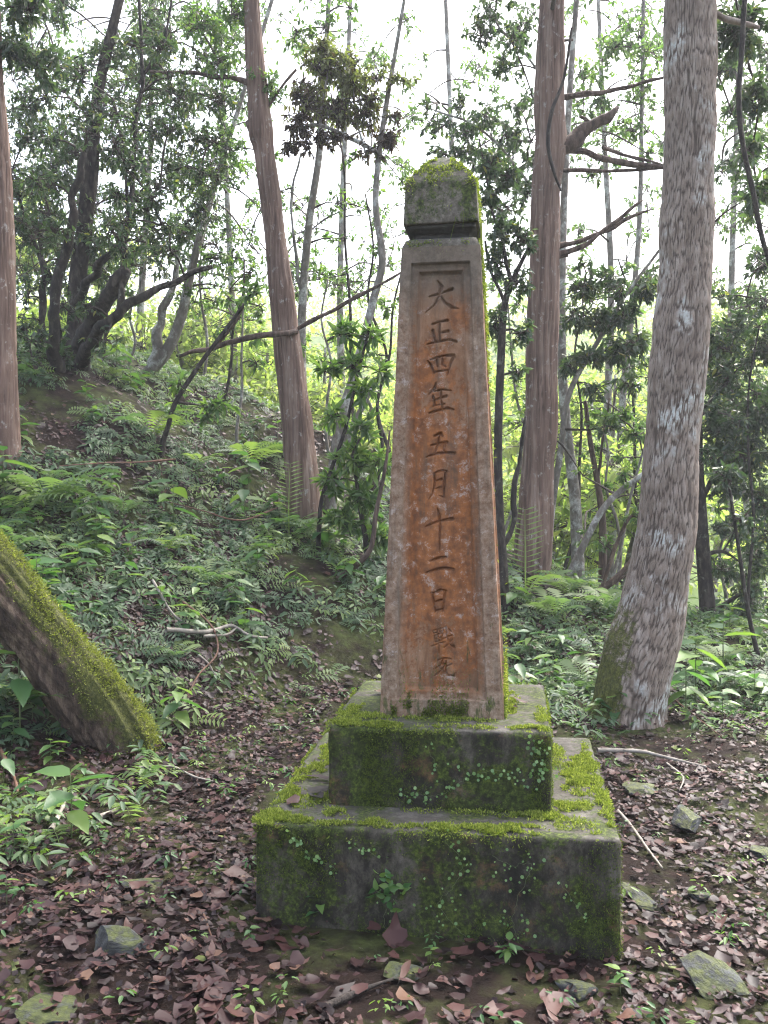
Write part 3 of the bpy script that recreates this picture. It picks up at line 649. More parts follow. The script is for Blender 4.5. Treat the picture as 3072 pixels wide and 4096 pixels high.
# --- old gnarled dark tree on the left
tree('gnarled_tree', 'old dark many-stemmed tree with broken stubs leaning over the fern bank', [(262, -20, 20), (212, 200, 24), (188, 440, 34), (168, 600, 34), (164, 720, 42), (158, 880, 60)], 10.0, M['bark_dark'], 'leaf_dark',
     [(60, 300, 60, 60, 460), (110, 400, 60, 70, 560), (160, 330, 60, 60, 460), (80, 500, 70, 60, 620), (190, 250, 60, 60, 420), (230, 130, 60, 55, 420), (320, 60, 60, 60, 460), (330, 160, 60, 60, 560), (250, 330, 60, 60, 560),
      (330, 280, 70, 60, 620), (390, 210, 60, 60, 520), (290, 430, 70, 60, 620), (200, 520, 70, 60, 560), (370, 370, 60, 50, 420), (100, 210, 60, 60, 420), (380, 500, 55, 50, 460), (60, 420, 60, 50, 380), (420, 300, 50, 50, 360), (440, 120, 55, 55, 420), (330, 540, 50, 40, 260), (440, 450, 50, 45, 330),
      (120, 620, 60, 60, 330), (60, 640, 40, 60, 220), (240, 600, 50, 40, 200), (480, 210, 50, 50, 330), (60, 230, 50, 60, 330), (25, 370, 40, 60, 300)]
     + fill(105, 20, 520, 0, 600, 45, 85, 230, 9.6, 13, [(200, 40, 75, 70), (520, 420, 50, 130), (420, 620, 110, 60)], 4)+fill(34, 20, 430, 60, 560, 40, 70, 150, 8.0, 9.2, [(200, 40, 85, 80)], 41)+fill(12, 30, 230, 640, 850, 35, 55, 110, 8.8, 10, None, 14),
     limbs=[[(128, 910, 34, 9.4), (118, 800, 28, 9.3), (112, 700, 24, 9.0), (130, 600, 20, 9.0), (165, 430, 14, 9.0), (180, 330, 12, 9.0)], [(165, 820, 44, 9.8), (182, 735, 38, 9.6), (215, 660, 34, 9.2), (262, 598, 28, 9.0), (275, 582, 18, 9.0)], [(178, 790, 34, 9.7), (205, 735, 28, 9.4), (250, 682, 20, 9.0), (350, 622, 14, 9.0), (458, 576, 9, 9.0)],
     [(258, 682, 16, 9.0), (266, 560, 13, 9.0), (285, 380, 11, 9.0), (304, 180, 8, 9.0), (300, -10, 6, 9.0)], [(275, 460, 8, 9.0), (266, 330, 7, 9.0), (246, 215, 5, 9.0)], [(166, 655, 20, 9.9), (230, 560, 14, 9.2), (270, 520, 9, 9.0)], [(300, 180, 7, 9.0), (350, 100, 6, 9.0), (372, -10, 4, 9.0)], [(120, 620, 12), (70, 520, 9), (40, 420, 6)],
     [(92, 800, 22), (95, 690, 16), (90, 560, 10), (70, 430, 7)]], extend=2.2, sides=22, size=.062, disp=disp_cedar(.02, 7, 16), dens=.92)
# --- slender trees, left and centre
tree('slender_tree', 'crooked slender tree with two pale forked stems rising from the bank crest', [(505, 268, 10), (455, 430, 14), (412, 590, 18), (390, 690, 22), (352, 770, 26), (285, 838, 28), (235, 900, 34)], 11.0, M['bark_pale'], 'leaf_mid',
     [(430, 400, 55, 50, 330), (500, 330, 45, 60, 300), (470, 560, 55, 35, 260), (540, 590, 40, 30, 160), (400, 640, 40, 30, 130)]+fill(22, 420, 580, 300, 700, 30, 55, 80, 11, 14, None, 32), limbs=[[(330, 790, 26), (345, 700, 20), (372, 610, 14), (395, 500, 8)], [(440, 480, 8), (480, 470, 5)]], extend=2.0, sides=14, size=.07)
tree('slender_tree', 'thin dark crooked sapling bent towards the leaning cedar', [(525, 662, 7), (470, 735, 9), (430, 790, 10), (380, 868, 11), (362, 925, 11), (350, 965, 13)], 8.6, M['bark_dark'], 'leaf_mid', [(455, 880, 35, 25, 60), (390, 830, 25, 20, 40), (480, 870, 35, 18, 50), (540, 640, 30, 25, 60)], sides=10, size=.11, droop=.2, aspect=.3)
tree('slender_tree', 'pale straight thin trunk close behind the leaning cedar', [(712, -30, 10), (700, 180, 13), (690, 330, 15), (668, 480, 17), (654, 650, 19), (652, 800, 20), (660, 1000, 22), (672, 1160, 24)], 11.0, M['bark_pale'], 'leaf_mid', [(700, 60, 50, 50, 160), (640, 70, 50, 50, 200), (730, 440, 40, 40, 100), (760, 20, 40, 40, 80)]+fill(24, 600, 860, 380, 680, 30, 55, 55, 11, 14, None, 31), limbs=[[(655, 640, 8), (636, 540, 7), (630, 420, 6), (650, 330, 4)]], extend=1.5, sides=12, size=.07)
tree('slender_tree', 'slim bent tree carrying a hanging clump of brown and olive leaves', [(878, -30, 7), (858, 90, 9), (838, 205, 11), (818, 340, 12), (812, 450, 14), (826, 560, 16), (806, 650, 17), (768, 800, 20), (738, 900, 22), (722, 1000, 24), (712, 1110, 30)], 9.5, M['bark_pale'], 'leaf_olive',
     [q+((9.5,) if len(q) == 5 else ())+((.5, 1.0) if q[1] < 190 else (.25, .8) if q[1] < 255 else (0, .4)) for q in [(700, 150, 60, 45, 620), (760, 175, 55, 50, 560), (650, 210, 55, 45, 460), (720, 245, 60, 45, 620), (790, 250, 45, 40, 360), (640, 270, 45, 40, 360), (840, 300, 32, 26, 260), (700, 300, 50, 26, 300), (625, 320, 30, 22, 150), (800, 215, 35, 35, 240), (690, 105, 45, 30, 260), (850, 250, 25, 25, 100)]+fill(16, 590, 870, 60, 330, 35, 60, 110, 9.2, 10, None, 34)],
     limbs=[[(822, 335, 9), (760, 300, 9), (690, 270, 8), (630, 285, 6)], [(690, 280, 7), (700, 200, 6), (715, 130, 4)], [(815, 820, 10), (770, 900, 13), (735, 985, 15)], [(790, 330, 5), (770, 260, 5), (765, 180, 4)]], extend=1.5, sides=14, size=.07, droop=.95, aspect=.34, dens=1.0)
# --- broad-leaved saplings between cedar and obelisk
for lab, tb, bl in (('glossy broad-leaved sapling leaning behind the obelisk, beside the slim bent tree', [(800, 700, 5), (770, 820, 7), (745, 930, 8), (700, 1060, 9), (690, 1130, 10)], [(740, 720, 32, 22, 70), (800, 730, 36, 26, 80), (760, 790, 40, 24, 80), (700, 800, 30, 22, 60), (720, 900, 35, 26, 70), (790, 840, 36, 30, 90), (820, 800, 28, 26, 70)]),
                    ('shiny rhododendron-like shrub at the foot of the slim bent tree', [(760, 980, 6), (770, 1040, 8), (780, 1110, 10), (790, 1170, 12)], [(790, 930, 40, 36, 120), (760, 990, 45, 36, 150), (815, 1000, 30, 40, 110), (720, 1040, 40, 34, 120), (790, 1080, 45, 38, 160), (740, 1130, 50, 30, 140), (810, 1160, 34, 36, 110)])):
    tree('broadleaf_sapling', lab, tb, 8.3, M['bark_dark'], 'leaf_mid', bl, sides=8, size=.12, aspect=.32, droop=.15, dens=1.15, cat='shrub')
# --- right-centre slender stems
tree('slender_tree', 'dark thin forked tree close behind the right side of the obelisk', [(1150, 520, 7), (1110, 600, 11), (1090, 660, 15), (1082, 780, 17), (1076, 950, 18), (1078, 1100, 20), (1086, 1240, 24)], 8.0, M['bark_dark'], 'leaf_dark',
     [(1080, 500, 42, 45, 420), (1130, 520, 38, 45, 300), (1070, 570, 38, 45, 360), (1120, 610, 38, 40, 300), (1070, 700, 34, 45, 260), (1125, 720, 30, 40, 170), (1060, 420, 32, 40, 200), (1100, 380, 38, 40, 260), (1060, 350, 38, 40, 240), (1120, 800, 26, 30, 90)], limbs=[[(1090, 655, 9), (1062, 590, 7), (1048, 520, 5)], [(1105, 610, 8), (1060, 440, 6), (1035, 300, 4)], [(1085, 1180, 12), (1105, 1120, 11), (1122, 1000, 10), (1135, 900, 7)]], sides=12, size=.066, dens=.9)
tree('slender_tree', 'grey slender tree just behind the broken-limbed cedar', [(1248, -30, 11), (1232, 180, 13), (1220, 400, 15), (1214, 600, 17), (1214, 780, 20), (1224, 930, 22), (1242, 1080, 24), (1250, 1270, 30)], 10.6, M['bark_pale'], 'leaf_dark',
     [(1120, 60, 50, 50, 300), (1040, 80, 50, 45, 300), (1090, 150, 45, 40, 240), (1050, 250, 50, 40, 260), (1000, 220, 45, 35, 160), (960, 270, 45, 30, 140), (1100, 290, 45, 45, 300), (1140, 420, 30, 50, 200), (1280, 380, 30, 25, 70)]+fill(26, 930, 1160, 20, 460, 40, 70, 150, 9.5, 12, [(930, 130, 110, 110)], 5)+[(1060, 20, 60, 40, 300), (920, 230, 35, 25, 80), (960, 330, 40, 35, 140), (1020, 330, 45, 35, 240), (1150, 350, 35, 40, 200)], limbs=[[(1226, 300, 7), (1160, 150, 6), (1080, 60, 5), (1040, -20, 4)], [(1218, 500, 8), (1130, 380, 7), (1040, 280, 5), (930, 235, 4)]], extend=1, sides=12, size=.075, droop=.7)
tree('slender_tree', 'glossy evergreen sapling spreading between the cedar and the lichen tree', [(1440, 520, 6), (1350, 640, 8), (1290, 740, 10), (1230, 850, 12), (1210, 980, 14), (1190, 1120, 15), (1180, 1290, 18)], 9.8, M['bark_pale'], 'leaf_dark',
     [(1260, 620, 42, 30, 260), (1320, 600, 40, 30, 240), (1290, 690, 50, 34, 340), (1350, 680, 40, 36, 300), (1240, 690, 36, 30, 220), (1330, 760, 50, 34, 340), (1270, 770, 45, 30, 300), (1380, 740, 30, 36, 200), (1230, 790, 30, 26, 120), (1390, 620, 34, 36, 200)]+fill(14, 1220, 1420, 570, 950, 34, 55, 90, 9.4, 11.5, None, 9)+[(1290, 840, 40, 26, 140), (1360, 830, 36, 30, 140)], sides=10, size=.095, aspect=.36)
tree('dead_sapling', 'bare brown broken-topped sapling between the cedar and the lichen tree', [(1264, 866, 8), (1276, 960, 11), (1292, 1050, 13), (1302, 1140, 16), (1300, 1285, 18)], 10.0, M['bark_red'], None, (), limbs=[[(1290, 1040, 7), (1300, 960, 5), (1316, 860, 4)]], sides=12)
tree('slender_tree', 'tall pale straight trunk standing far behind the lichen tree', [(1390, -30, 8), (1386, 270, 9), (1380, 500, 11), (1362, 700, 14), (1345, 860, 15), (1338, 1000, 17), (1320, 1180, 19), (1310, 1300, 22)], 12.5, M['bark_pale'], 'leaf_mid', [(1330, 100, 45, 50, 300), (1280, 160, 45, 45, 240), (1380, 80, 45, 60, 340), (1310, 220, 40, 45, 200), (1390, 200, 40, 45, 240), (1260, 240, 36, 30, 100), (1360, 280, 36, 34, 140)]+fill(14, 1240, 1440, 30, 340, 35, 60, 130, 11, 14, None, 6), extend=1, sides=12, size=.08, droop=.6)
tree('slender_tree', 'slanting grey stem crossing low between the cedar and the lichen tree', [(1402, 1015, 12), (1310, 1090, 14), (1250, 1200, 16), (1205, 1300, 18)], 9.4, M['bark_pale'], 'leaf_mid', [(1380, 940, 40, 30, 140), (1330, 900, 40, 30, 120), (1350, 1030, 34, 24, 70)]+fill(12, 1080, 1420, 850, 1250, 28, 45, 40, 9.2, 11, None, 33), sides=10, size=.08)
tree('slender_tree', 'low mossy slanting stem with twin shoots beside the lichen tree foot', [(1408, 1150, 10), (1350, 1230, 13), (1290, 1280, 15), (1240, 1320, 17)], 9.0, M['bark_mossy'], 'leaf_mid', [(1380, 1120, 40, 30, 90), (1310, 1180, 30, 24, 60)], limbs=[[(1300, 1275, 12), (1325, 1190, 10), (1360, 1120, 8), (1404, 1090, 5)], [(1270, 1290, 10), (1350, 1245, 8), (1400, 1225, 5)]], sides=10, size=.07)
# --- right side behind the lichen tree
tree('evergreen_tree', 'dark bushy evergreen tree filling the right behind the lichen tree', [(1525, 500, 16), (1510, 760, 22), (1505, 950, 25), (1514, 1130, 29), (1524, 1260, 32), (1536, 1400, 40)], 9.2, M['bark_dark'], 'leaf_dark',
     [(1580, 720, 60, 50, 520), (1640, 760, 60, 60, 600), (1570, 820, 60, 55, 620), (1640, 880, 60, 60, 700), (1560, 930, 55, 50, 560), (1620, 980, 60, 60, 700), (1570, 1040, 55, 50, 460), (1640, 1080, 50, 60, 560), (1590, 1140, 55, 45, 380), (1640, 1200, 45, 55, 380), (1560, 1230, 45, 40, 200), (1620, 1290, 50, 50, 280), (1570, 1330, 45, 35, 160), (1650, 650, 45, 45, 240), (1560, 640, 40, 30, 120), (1645, 560, 30, 45, 140), (1690, 900, 60, 200, 900), (1540, 760, 30, 60, 220)]+fill(34, 1530, 1690, 640, 1330, 40, 70, 230, 8.6, 11.5, None, 7)+fill(20, 1550, 1690, 0, 600, 35, 60, 170, 8.5, 11, [(1570, 520, 60, 150)], 8),
     limbs=[[(1512, 1090, 12), (1560, 1000, 9), (1600, 900, 6)], [(1530, 1330, 12), (1575, 1300, 9), (1640, 1260, 6)], [(1520, 1200, 10), (1560, 1195, 7), (1600, 1215, 4)], [(1510, 900, 10), (1570, 830, 7), (1640, 750, 5)]], sides=14, size=.075, dens=.9)
tree('slender_tree', 'thin dark leaning pole stem at the right edge of the evergreen thicket', [(1575, 1050, 6), (1592, 1160, 8), (1616, 1320, 9), (1650, 1470, 12)], 7.4, M['bark_dark'], 'leaf_dark', [(1570, 1030, 40, 34, 160), (1600, 1120, 34, 26, 80)], sides=8, size=.07)
# airy tall trees a little further off
for lab, tb, d, reg in (('tall airy light-leaved tree standing beyond the leaning cedar', [(470, -60, 8), (485, 300, 11), (500, 620, 14), (510, 900, 18)], 15, (380, 640, -40, 640)), ('tall airy light-leaved tree behind the slim bent tree', [(760, -60, 8), (745, 300, 11), (735, 620, 14), (740, 950, 18)], 15.5, (600, 900, -40, 640)),
                         ('tall airy light-leaved tree seen over the obelisk cap', [(960, -60, 8), (975, 300, 11), (985, 620, 14), (990, 950, 18)], 16, (820, 1120, 120, 640)), ('tall airy light-leaved tree behind the broken-limbed cedar', [(1290, -60, 8), (1305, 300, 11), (1320, 620, 14), (1310, 980, 18)], 15, (1190, 1440, -40, 660)),
                         ('tall airy light-leaved tree behind the hanging vine', [(1600, -60, 8), (1590, 300, 11), (1580, 620, 14), (1575, 980, 18)], 15, (1530, 1700, 60, 680)), ('tall airy light-leaved tree behind the gnarled tree', [(330, -60, 8), (325, 300, 11), (310, 560, 14), (300, 760, 18)], 15, (20, 420, -20, 620))):
    tree('airy_tree', lab, tb, d, M['bark_pale'], 'leaf_mid', fill(46, *reg, 28, 62, 75, d-1.5, d+2, None, int(d*10)+tb[0][0]), sides=10, step=.2, size=.085, extend=1, droop=.7)
# thin bare saplings between the trunks
rs = random.Random(5)
for k, (x0, x1, yt, yb, d) in enumerate([(520, 500, 640, 1000, 9.6), (540, 470, 560, 930, 10.5), (700, 730, 600, 1060, 10), (860, 800, 560, 1080, 9.8), (630, 700, 640, 1140, 10.6), (790, 840, 420, 1000, 11), (1110, 1150, 620, 1220, 10.4), (1260, 1230, 640, 1250, 11), (1420, 1330, 800, 1270, 10.2), (1350, 1390, 560, 1200, 11.5), (1575, 1560, 900, 1400, 9.5), (1630, 1600, 700, 1400, 9), (450, 420, 480, 900, 11.5), (230, 215, 480, 840, 10.6), (305, 260, 560, 860, 11), (1470, 1420, 620, 1180, 12), (1140, 1085, 880, 1240, 9.5), (725, 770, 200, 1000, 11.5), (1300, 1345, 900, 1280, 10.8)]):
    tb = [(x0+(x1-x0)*t+rs.uniform(-16, 16), yt+(yb-yt)*t, 3.5+5*t) for t in (0, .2, .4, .6, .8, 1)]
    bl = [(tb[0][0]+rs.uniform(-30, 30), tb[0][1]+rs.uniform(-20, 40), 30, 26, 50), (tb[1][0]+rs.uniform(-40, 40), tb[1][1]+rs.uniform(-20, 40), 34, 26, 60), (tb[2][0]+rs.uniform(-40, 40), tb[2][1], 30, 22, 40)]
    tree('thin_sapling', ['thin grey sapling stem with a few leaves among the trunks', 'thin dark sapling stem with a few leaves among the trunks'][k % 2], tb, d, M['bark_pale' if k % 2 == 0 else 'bark_dark'], 'leaf_mid', bl, sides=6, step=.1, size=.08, group=['thin grey saplings', 'thin dark saplings'][k % 2])
# hanging vine
vp = [P(*q) for q in ((1612, -40, 5.6), (1603, 100, 5.6), (1596, 220, 5.6), (1606, 320, 5.6), (1628, 420, 5.6), (1648, 520, 5.6), (1690, 640, 5.6), (1760, 760, 5.7))]
vtop = P(1650, -400, 5.7)
V_, F_, _ = tube([vtop]+vp, [.012]+[.016]*6+[.013, .01], 8, .06); tag(build('hanging_vine', V_, F_, M['bark_dark']), 'dark woody vine hanging in a loop beside the lichen tree', 'vine')
V_, F_, _ = tube([P(*q) for q in ((1235, 60, 8.6), (1218, 170, 8.6), (1192, 240, 8.6), (1184, 310, 8.6), (1196, 370, 8.6), (1212, 412, 8.7))], [.012, .014, .018, .02, .014, .01], 8, .06); tag(build('climbing_vine', V_, F_, M['bark_dark']), 'dark bare vine stem curling up the broken-limbed cedar', 'vine')

# ------------------------------------------------------------------ brighter trees beyond the crest
far_spots = [(-7.5, 17, 6.5), (-4.6, 14, 4.2), (-3.0, 17, 4.6), (-1.6, 14, 3.0), (-.5, 18, 4.0), (1.2, 14.5, 3.0), (2.7, 13.5, 3.2), (4.2, 16, 4.0), (6.2, 15, 4.2), (-6.0, 20, 7.5), (.6, 23, 4.6), (3.6, 21, 4.6), (7.4, 20, 5.5), (-2.4, 24, 5.8), (-9.5, 22, 9.0),
             (-3.9, 20, 5.4), (-1.0, 27, 5.4), (5.4, 26, 5.6), (2.2, 28, 5.2), (-5.6, 27, 7.2), (8.8, 28, 6.5), (-.2, 13, 2.2), (3.4, 12.4, 2.0), (1.9, 18, 3.6), (-2.4, 13, 2.6), (-1.9, 16, 4.2), (-.9, 16.5, 4.4), (-3.4, 15, 4.4), (.3, 16, 3.6), (3.2, 18, 4.4)]
for k, (x, y, ht) in enumerate(far_spots):
    g = float(H(x, y)); e = empty('valley_tree', (x, y, g)); acc = Acc()
    ppx = x/y*FPX/S+830; zone_ = ['beyond the crest behind the gnarled tree', 'between the gnarled tree and the leaning cedar, beyond the crest', 'between the leaning cedar and the obelisk, beyond the crest', 'behind the obelisk and the broken-limbed cedar, beyond the crest', 'between the broken-limbed cedar and the lichen tree, beyond the crest', 'beyond the crest behind the dark evergreen tree'][int(np.searchsorted([300, 580, 830, 1170, 1430], ppx))]
    tag(e, 'pale lime-green leafy valley tree '+zone_, 'tree', 'bright trees '+zone_)
    top = ht-g
    tp_ = [np.array([0, 0, -.3]), np.array([rng.normal(0, .2), rng.normal(0, .2), top*.4]), np.array([rng.normal(0, .35), rng.normal(0, .35), top*.92])]
    V_, F_, _ = tube(tp_, [.11, .07, .02], 8, .3); build('trunk', V_, F_, M['bark_pale'], e)
    SPp, SRr = resample(tp_, [.11, .07, .02], .3)
    nb = 9
    for q in range(nb):
        hh = top*rng.uniform(.22, .98); a = rng.uniform(0, 2*PI); rr_ = rng.uniform(.3, 1.5)*(1.15-hh/top*.6)
        c = np.array([math.cos(a)*rr_, math.sin(a)*rr_, hh]); i0 = int(np.argmin(np.linalg.norm(SPp-c, axis=1)+np.maximum(0, SPp[:, 2]-c[2])))
        blob_leaves(acc, c, np.array([1, 1, .65])*rng.uniform(.8, 1.35), 360, .15, RHOMB, (SPp[i0], SRr[i0]), .4, .45, m=12, twig_r=.006)
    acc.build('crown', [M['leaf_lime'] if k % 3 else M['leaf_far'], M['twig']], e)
# far wooded hillside, one mass
acc = Acc(); nb = 1050
bx = rng.uniform(-34, 34, nb); by = rng.uniform(30, 78, nb); bz = H(bx, by)+rng.uniform(.4, 3.2, nb); br = rng.uniform(.9, 2.2, nb)
m = 60; dirs = unit(rng.normal(size=(nb, m, 3))); pos = (np.stack([bx, by, bz], -1)[:, None]+dirs*(br[:, None, None]*rng.uniform(.5, 1.05, (nb, m, 1)))).reshape(-1, 3)
N = len(pos); L = rng.uniform(.16, .38, N); tt = np.clip(np.repeat(rng.uniform(0, 1, nb), m)+rng.normal(0, .12, N), 0, 1)
lv, lf = leafset(RHOMB, pos, unit(rng.normal(size=(N, 3))+np.array([0, 0, -.3])), unit(rng.normal(size=(N, 3))*.6+np.array([0, 0, 1])), L, L*.7)
acc.add(lv, lf, np.repeat(tt, 4), 0)
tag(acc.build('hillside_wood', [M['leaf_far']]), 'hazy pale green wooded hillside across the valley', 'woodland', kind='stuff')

# ------------------------------------------------------------------ undergrowth
def frond_tpl(pairs=9, w=.34, arch=.55, lw=.075):
    V = []; F = []
    def rib(t): return np.array([t*(1-.12*arch*t), 0, arch*(t-1.15*t*t)])
    for k in range(pairs):
        t = .14+.84*k/(pairs-1); b = rib(t); L = w*math.sin(PI*min(1, .18+.80*(1-t)**.85))*1.0+.02
        for sgn in (-1, 1):
            n = len(V); dx = .35*L
            V += [b, b+np.array([dx*.4-lw*.45, sgn*L*.5, .02]), b+np.array([dx, sgn*L, -.05]), b+np.array([dx*.4+lw*.55, sgn*L*.45, .02])]
            F.append((n, n+1, n+2, n+3))
    n = len(V)
    for k in range(6):
        b = rib(k/5*.99); V += [b+np.array([0, .009*(1-k/6), 0]), b-np.array([0, .009*(1-k/6), 0])]
    for k in range(5): F.append((n+2*k, n+2*k+1, n+2*k+3, n+2*k+2))
    return np.array(V), [np.array(F)]
def sprig_tpl(nl=7, seed=0):
    """low compound-leaved herb: leaves in drooping pairs on short stems"""
    r = np.random.default_rng(seed); V = []; F = []
    for k in range(nl):
        a = k*2.4+r.uniform(-.3, .3); el = r.uniform(.1, .7); rr_ = r.uniform(.1, .45); b = np.array([math.cos(a)*rr_, math.sin(a)*rr_, .25+r.uniform(0, .5)])
        d = np.array([[math.cos(a+r.normal(0, .4)), math.sin(a), -.35+r.normal(0, .2)]]); L = r.uniform(.38, .62)
        v, f = leafset(OVAL, b[None], d, np.array([[0, 0, 1.]]), [L], [L*.42]); n = len(V); V += list(v); F += list(f[0]+n)
    return np.array(V), [np.array(F)]
FR = frond_tpl(); FR2 = frond_tpl(7, .36, .5, .10)
SPR = [sprig_tpl(8, s) for s in range(4)]
def bank_points(n, xr, yr, fn):
    x = rng.uniform(*xr, n); y = rng.uniform(*yr, n); k = fn(x, y) > rng.random(n)
    return x[k], y[k]
def sdist(x, y): return -0.772*(x+1.77)+0.636*(y-5.05)
def in_mon(x, y, pad=.03): q = to_local(np.stack([x, y, 0*x], -1)); return (np.abs(q[:, 0]) < A/2+pad) & (np.abs(q[:, 1]) < A/2+pad)
def cover(x, y):
    s = sdist(x, y); n = fbm(xyz(x*1.3, y*1.3), 3, 61)
    bank = sstep(-.25, .35, s)*sstep(.37, .48, n+.07-.05*np.exp(-((s-.9)/.5)**2))
    left = sstep(-.95, -1.5, x)*sstep(.40, .55, n)*(y > 2.9)*.6
    right = sstep(5.2, 6.6, y)*(x > .5)*sstep(.38, .54, n+.06)*.85
    return np.clip(bank+left+right, 0, 1)*(~in_mon(x, y, .1))
acc = Acc()
x, y = bank_points(44000, (-6.5, 6.5), (3.2, 16.5), lambda x, y: cover(x, y)*(np.abs(x) < .46*y+.8)*np.where(y > 9, .5, .78)); n = len(x); gn = ground_normal(x, y)
pos = np.stack([x, y, H(x, y)], -1); tt = np.clip(fbm(xyz(x*2, y*2), 2, 5)*1.2-.1+rng.normal(0, .15, n), 0, 1)
half = rng.random(n) < .45
sel = np.where(half)[0]
V_, F_ = scatter(FR2, pos[sel]+np.array([0, 0, .02]), rotz_tilt(len(sel), .25, base=gn[sel]), rng.uniform(.10, .22, len(sel))); acc.add(V_, F_, np.repeat(tt[sel], len(FR2[0])), 0)
sel = np.where(~half)[0]
for k, sp in enumerate(SPR):
    s2 = sel[k::4]; V_, F_ = scatter(sp, pos[s2], rotz_tilt(len(s2), .15, base=gn[s2]), rng.uniform(.07, .15, len(s2))); acc.add(V_, F_, np.repeat(tt[s2], len(sp[0])), 0)
tag(acc.build('ground_cover', [M['fern']]), 'dense low ferns and small leafy herbs covering the bank', 'undergrowth', kind='stuff')
# tiny seedlings in the litter
acc = Acc(); x, y = bank_points(900, (-3, 3), (2.2, 6.5), lambda x, y: .25+.6*fbm(xyz(x*2, y*2), 2, 90)*(~in_mon(x, y, .05))); ok = ~in_mon(x, y, .03); x, y = x[ok], y[ok]
for k, sp in enumerate(SPR):
    xs, ys = x[k::4], y[k::4]; V_, F_ = scatter(sp, np.stack([xs, ys, H(xs, ys)+.01], -1), rotz_tilt(len(xs), .2), rng.uniform(.03, .075, len(xs))); acc.add(V_, F_, np.repeat(rng.uniform(.3, 1, len(xs)), len(sp[0])), 0)
tag(acc.build('seedlings', [M['herb']]), 'scattered tiny green seedlings sprouting through the leaf litter', 'seedlings', kind='stuff')

# individual ferns and herbs
def frond_mesh(seed):
    r = np.random.default_rng(seed); t = frond_tpl(13, .30, .75, .055) if seed % 2 else frond_tpl(11, .36, .5, .07)
    return build('frond', t[0], t[1], M['fern'], tint=np.full(len(t[0]), r.uniform(.25, .95)), link=False)
FROND = [frond_mesh(s) for s in range(6)]
def herb_leaf(seed):
    r = np.random.default_rng(seed); t = (np.array([(0, 0, 0), (.15, -.2, .04), (.38, -.26, .05), (.72, -.15, .01), (1, 0, -.12), (.72, .15, .01), (.38, .26, .05), (.15, .2, .04), (.45, 0, -.02)]), [np.array([(0, 1, 8), (8, 1, 2), (8, 2, 3), (8, 3, 4), (8, 4, 5), (8, 5, 6), (8, 6, 7), (0, 8, 7)])])
    return build('leaf', t[0], t[1], M['herb'], tint=np.full(len(t[0]), r.uniform(.2, 1)), link=False)
HLEAF = [herb_leaf(s) for s in range(6)]
st_v, st_f, _ = tube([(0, 0, -.05), (.01, .01, .5), (0, 0, 1)], [.02, .016, .01], 6, .4); STEM = build('stem', st_v, st_f, M['stem'], link=False, tint=np.full(len(st_v), .5))
def fern(x, y, size, label, n=8, group=None, upright=0.0):
    e = empty('fern', (x, y, float(H(x, y))+.01), random.uniform(0, 6)); tag(e, label, 'fern', group)
    for k in range(n):
        a = k/n*2*PI+random.uniform(-.3, .3); s = size*random.uniform(.75, 1.15)
        inst('frond', FROND[(k+int(abs(x)*50)) % 6], e, Matrix.Rotation(a, 4, 'Z') @ Matrix.Rotation(-random.uniform(.1, .45)-upright, 4, 'Y') @ Matrix.Rotation(random.uniform(-.3, .3), 4, 'X') @ Matrix.Scale(s, 4))
    return e
def herb(x, y, size, label, n=6, group=None, z=None, leaf=.46):
    e = empty('leafy_herb', (x, y, float(H(x, y)) if z is None else z), random.uniform(0, 6)); tag(e, label, 'plant', group)
    inst('stem', STEM, e, Matrix.Diagonal((size*.5, size*.5, size*.8, 1)))
    for k in range(n):
        a = k*2.4+random.uniform(-.3, .3); hh = size*(.35+.45*k/max(1, n-1))
        inst('leaf', HLEAF[(k*5+int(abs(x)*90)) % 6], e, Matrix.Translation((0, 0, hh)) @ Matrix.Rotation(a, 4, 'Z') @ Matrix.Rotation(random.uniform(-.25, .5), 4, 'Y') @ Matrix.Rotation(random.uniform(-.3, .3), 4, 'X') @ Matrix.Scale(size*leaf*random.uniform(.8, 1.2), 4))
    return e
def on_ground(px, py):
    d = ray(px, py); t = np.linspace(2, 14, 2400); p = CAM+d*t[:, None]; k = np.argmax(p[:, 2] < H(p[:, 0], p[:, 1])); return p[k]
# the upright fern in front of the cedar (two tall fronds) and the ferns named by their neighbours
p = P(1135, 1265, 8.2)
e = empty('fern', (p[0], p[1], float(H(p[0], p[1])))); tag(e, 'tall upright pale fern frond standing against the broken-limbed cedar', 'fern')
ft = frond_tpl(16, .19, .12, .013); fm = build('frond', ft[0], ft[1], M['fern'], tint=np.full(len(ft[0]), .95), link=False)
hgt = P(1135, 1098, 8.2)[2]-float(H(p[0], p[1]))
inst('frond', fm, e, Matrix.Rotation(1.45, 4, 'Z') @ Matrix.Rotation(-PI/2+.10, 4, 'Y') @ Matrix.Scale(hgt*1.02, 4))
for a in (.3, 2.2, 3.6, 5.2): inst('frond', FROND[int(a) % 6], e, Matrix.Rotation(a, 4, 'Z') @ Matrix.Rotation(-.7, 4, 'Y') @ Matrix.Scale(.5, 4))
p = P(625, 1180, 8.5); e = empty('fern', (p[0], p[1], float(H(p[0], p[1])))); tag(e, 'upright thin fern frond in front of the leaning cedar foot', 'fern')
inst('frond', fm, e, Matrix.Rotation(1.3, 4, 'Z') @ Matrix.Rotation(-PI/2+.05, 4, 'Y') @ Matrix.Scale(.72, 4)); inst('frond', FROND[1], e, Matrix.Rotation(-.4, 4, 'Z') @ Matrix.Rotation(-.3, 4, 'Y') @ Matrix.Scale(.55, 4)); inst('frond', FROND[3], e, Matrix.Rotation(2.6, 4, 'Z') @ Matrix.Rotation(-.35, 4, 'Y') @ Matrix.Scale(.5, 4))
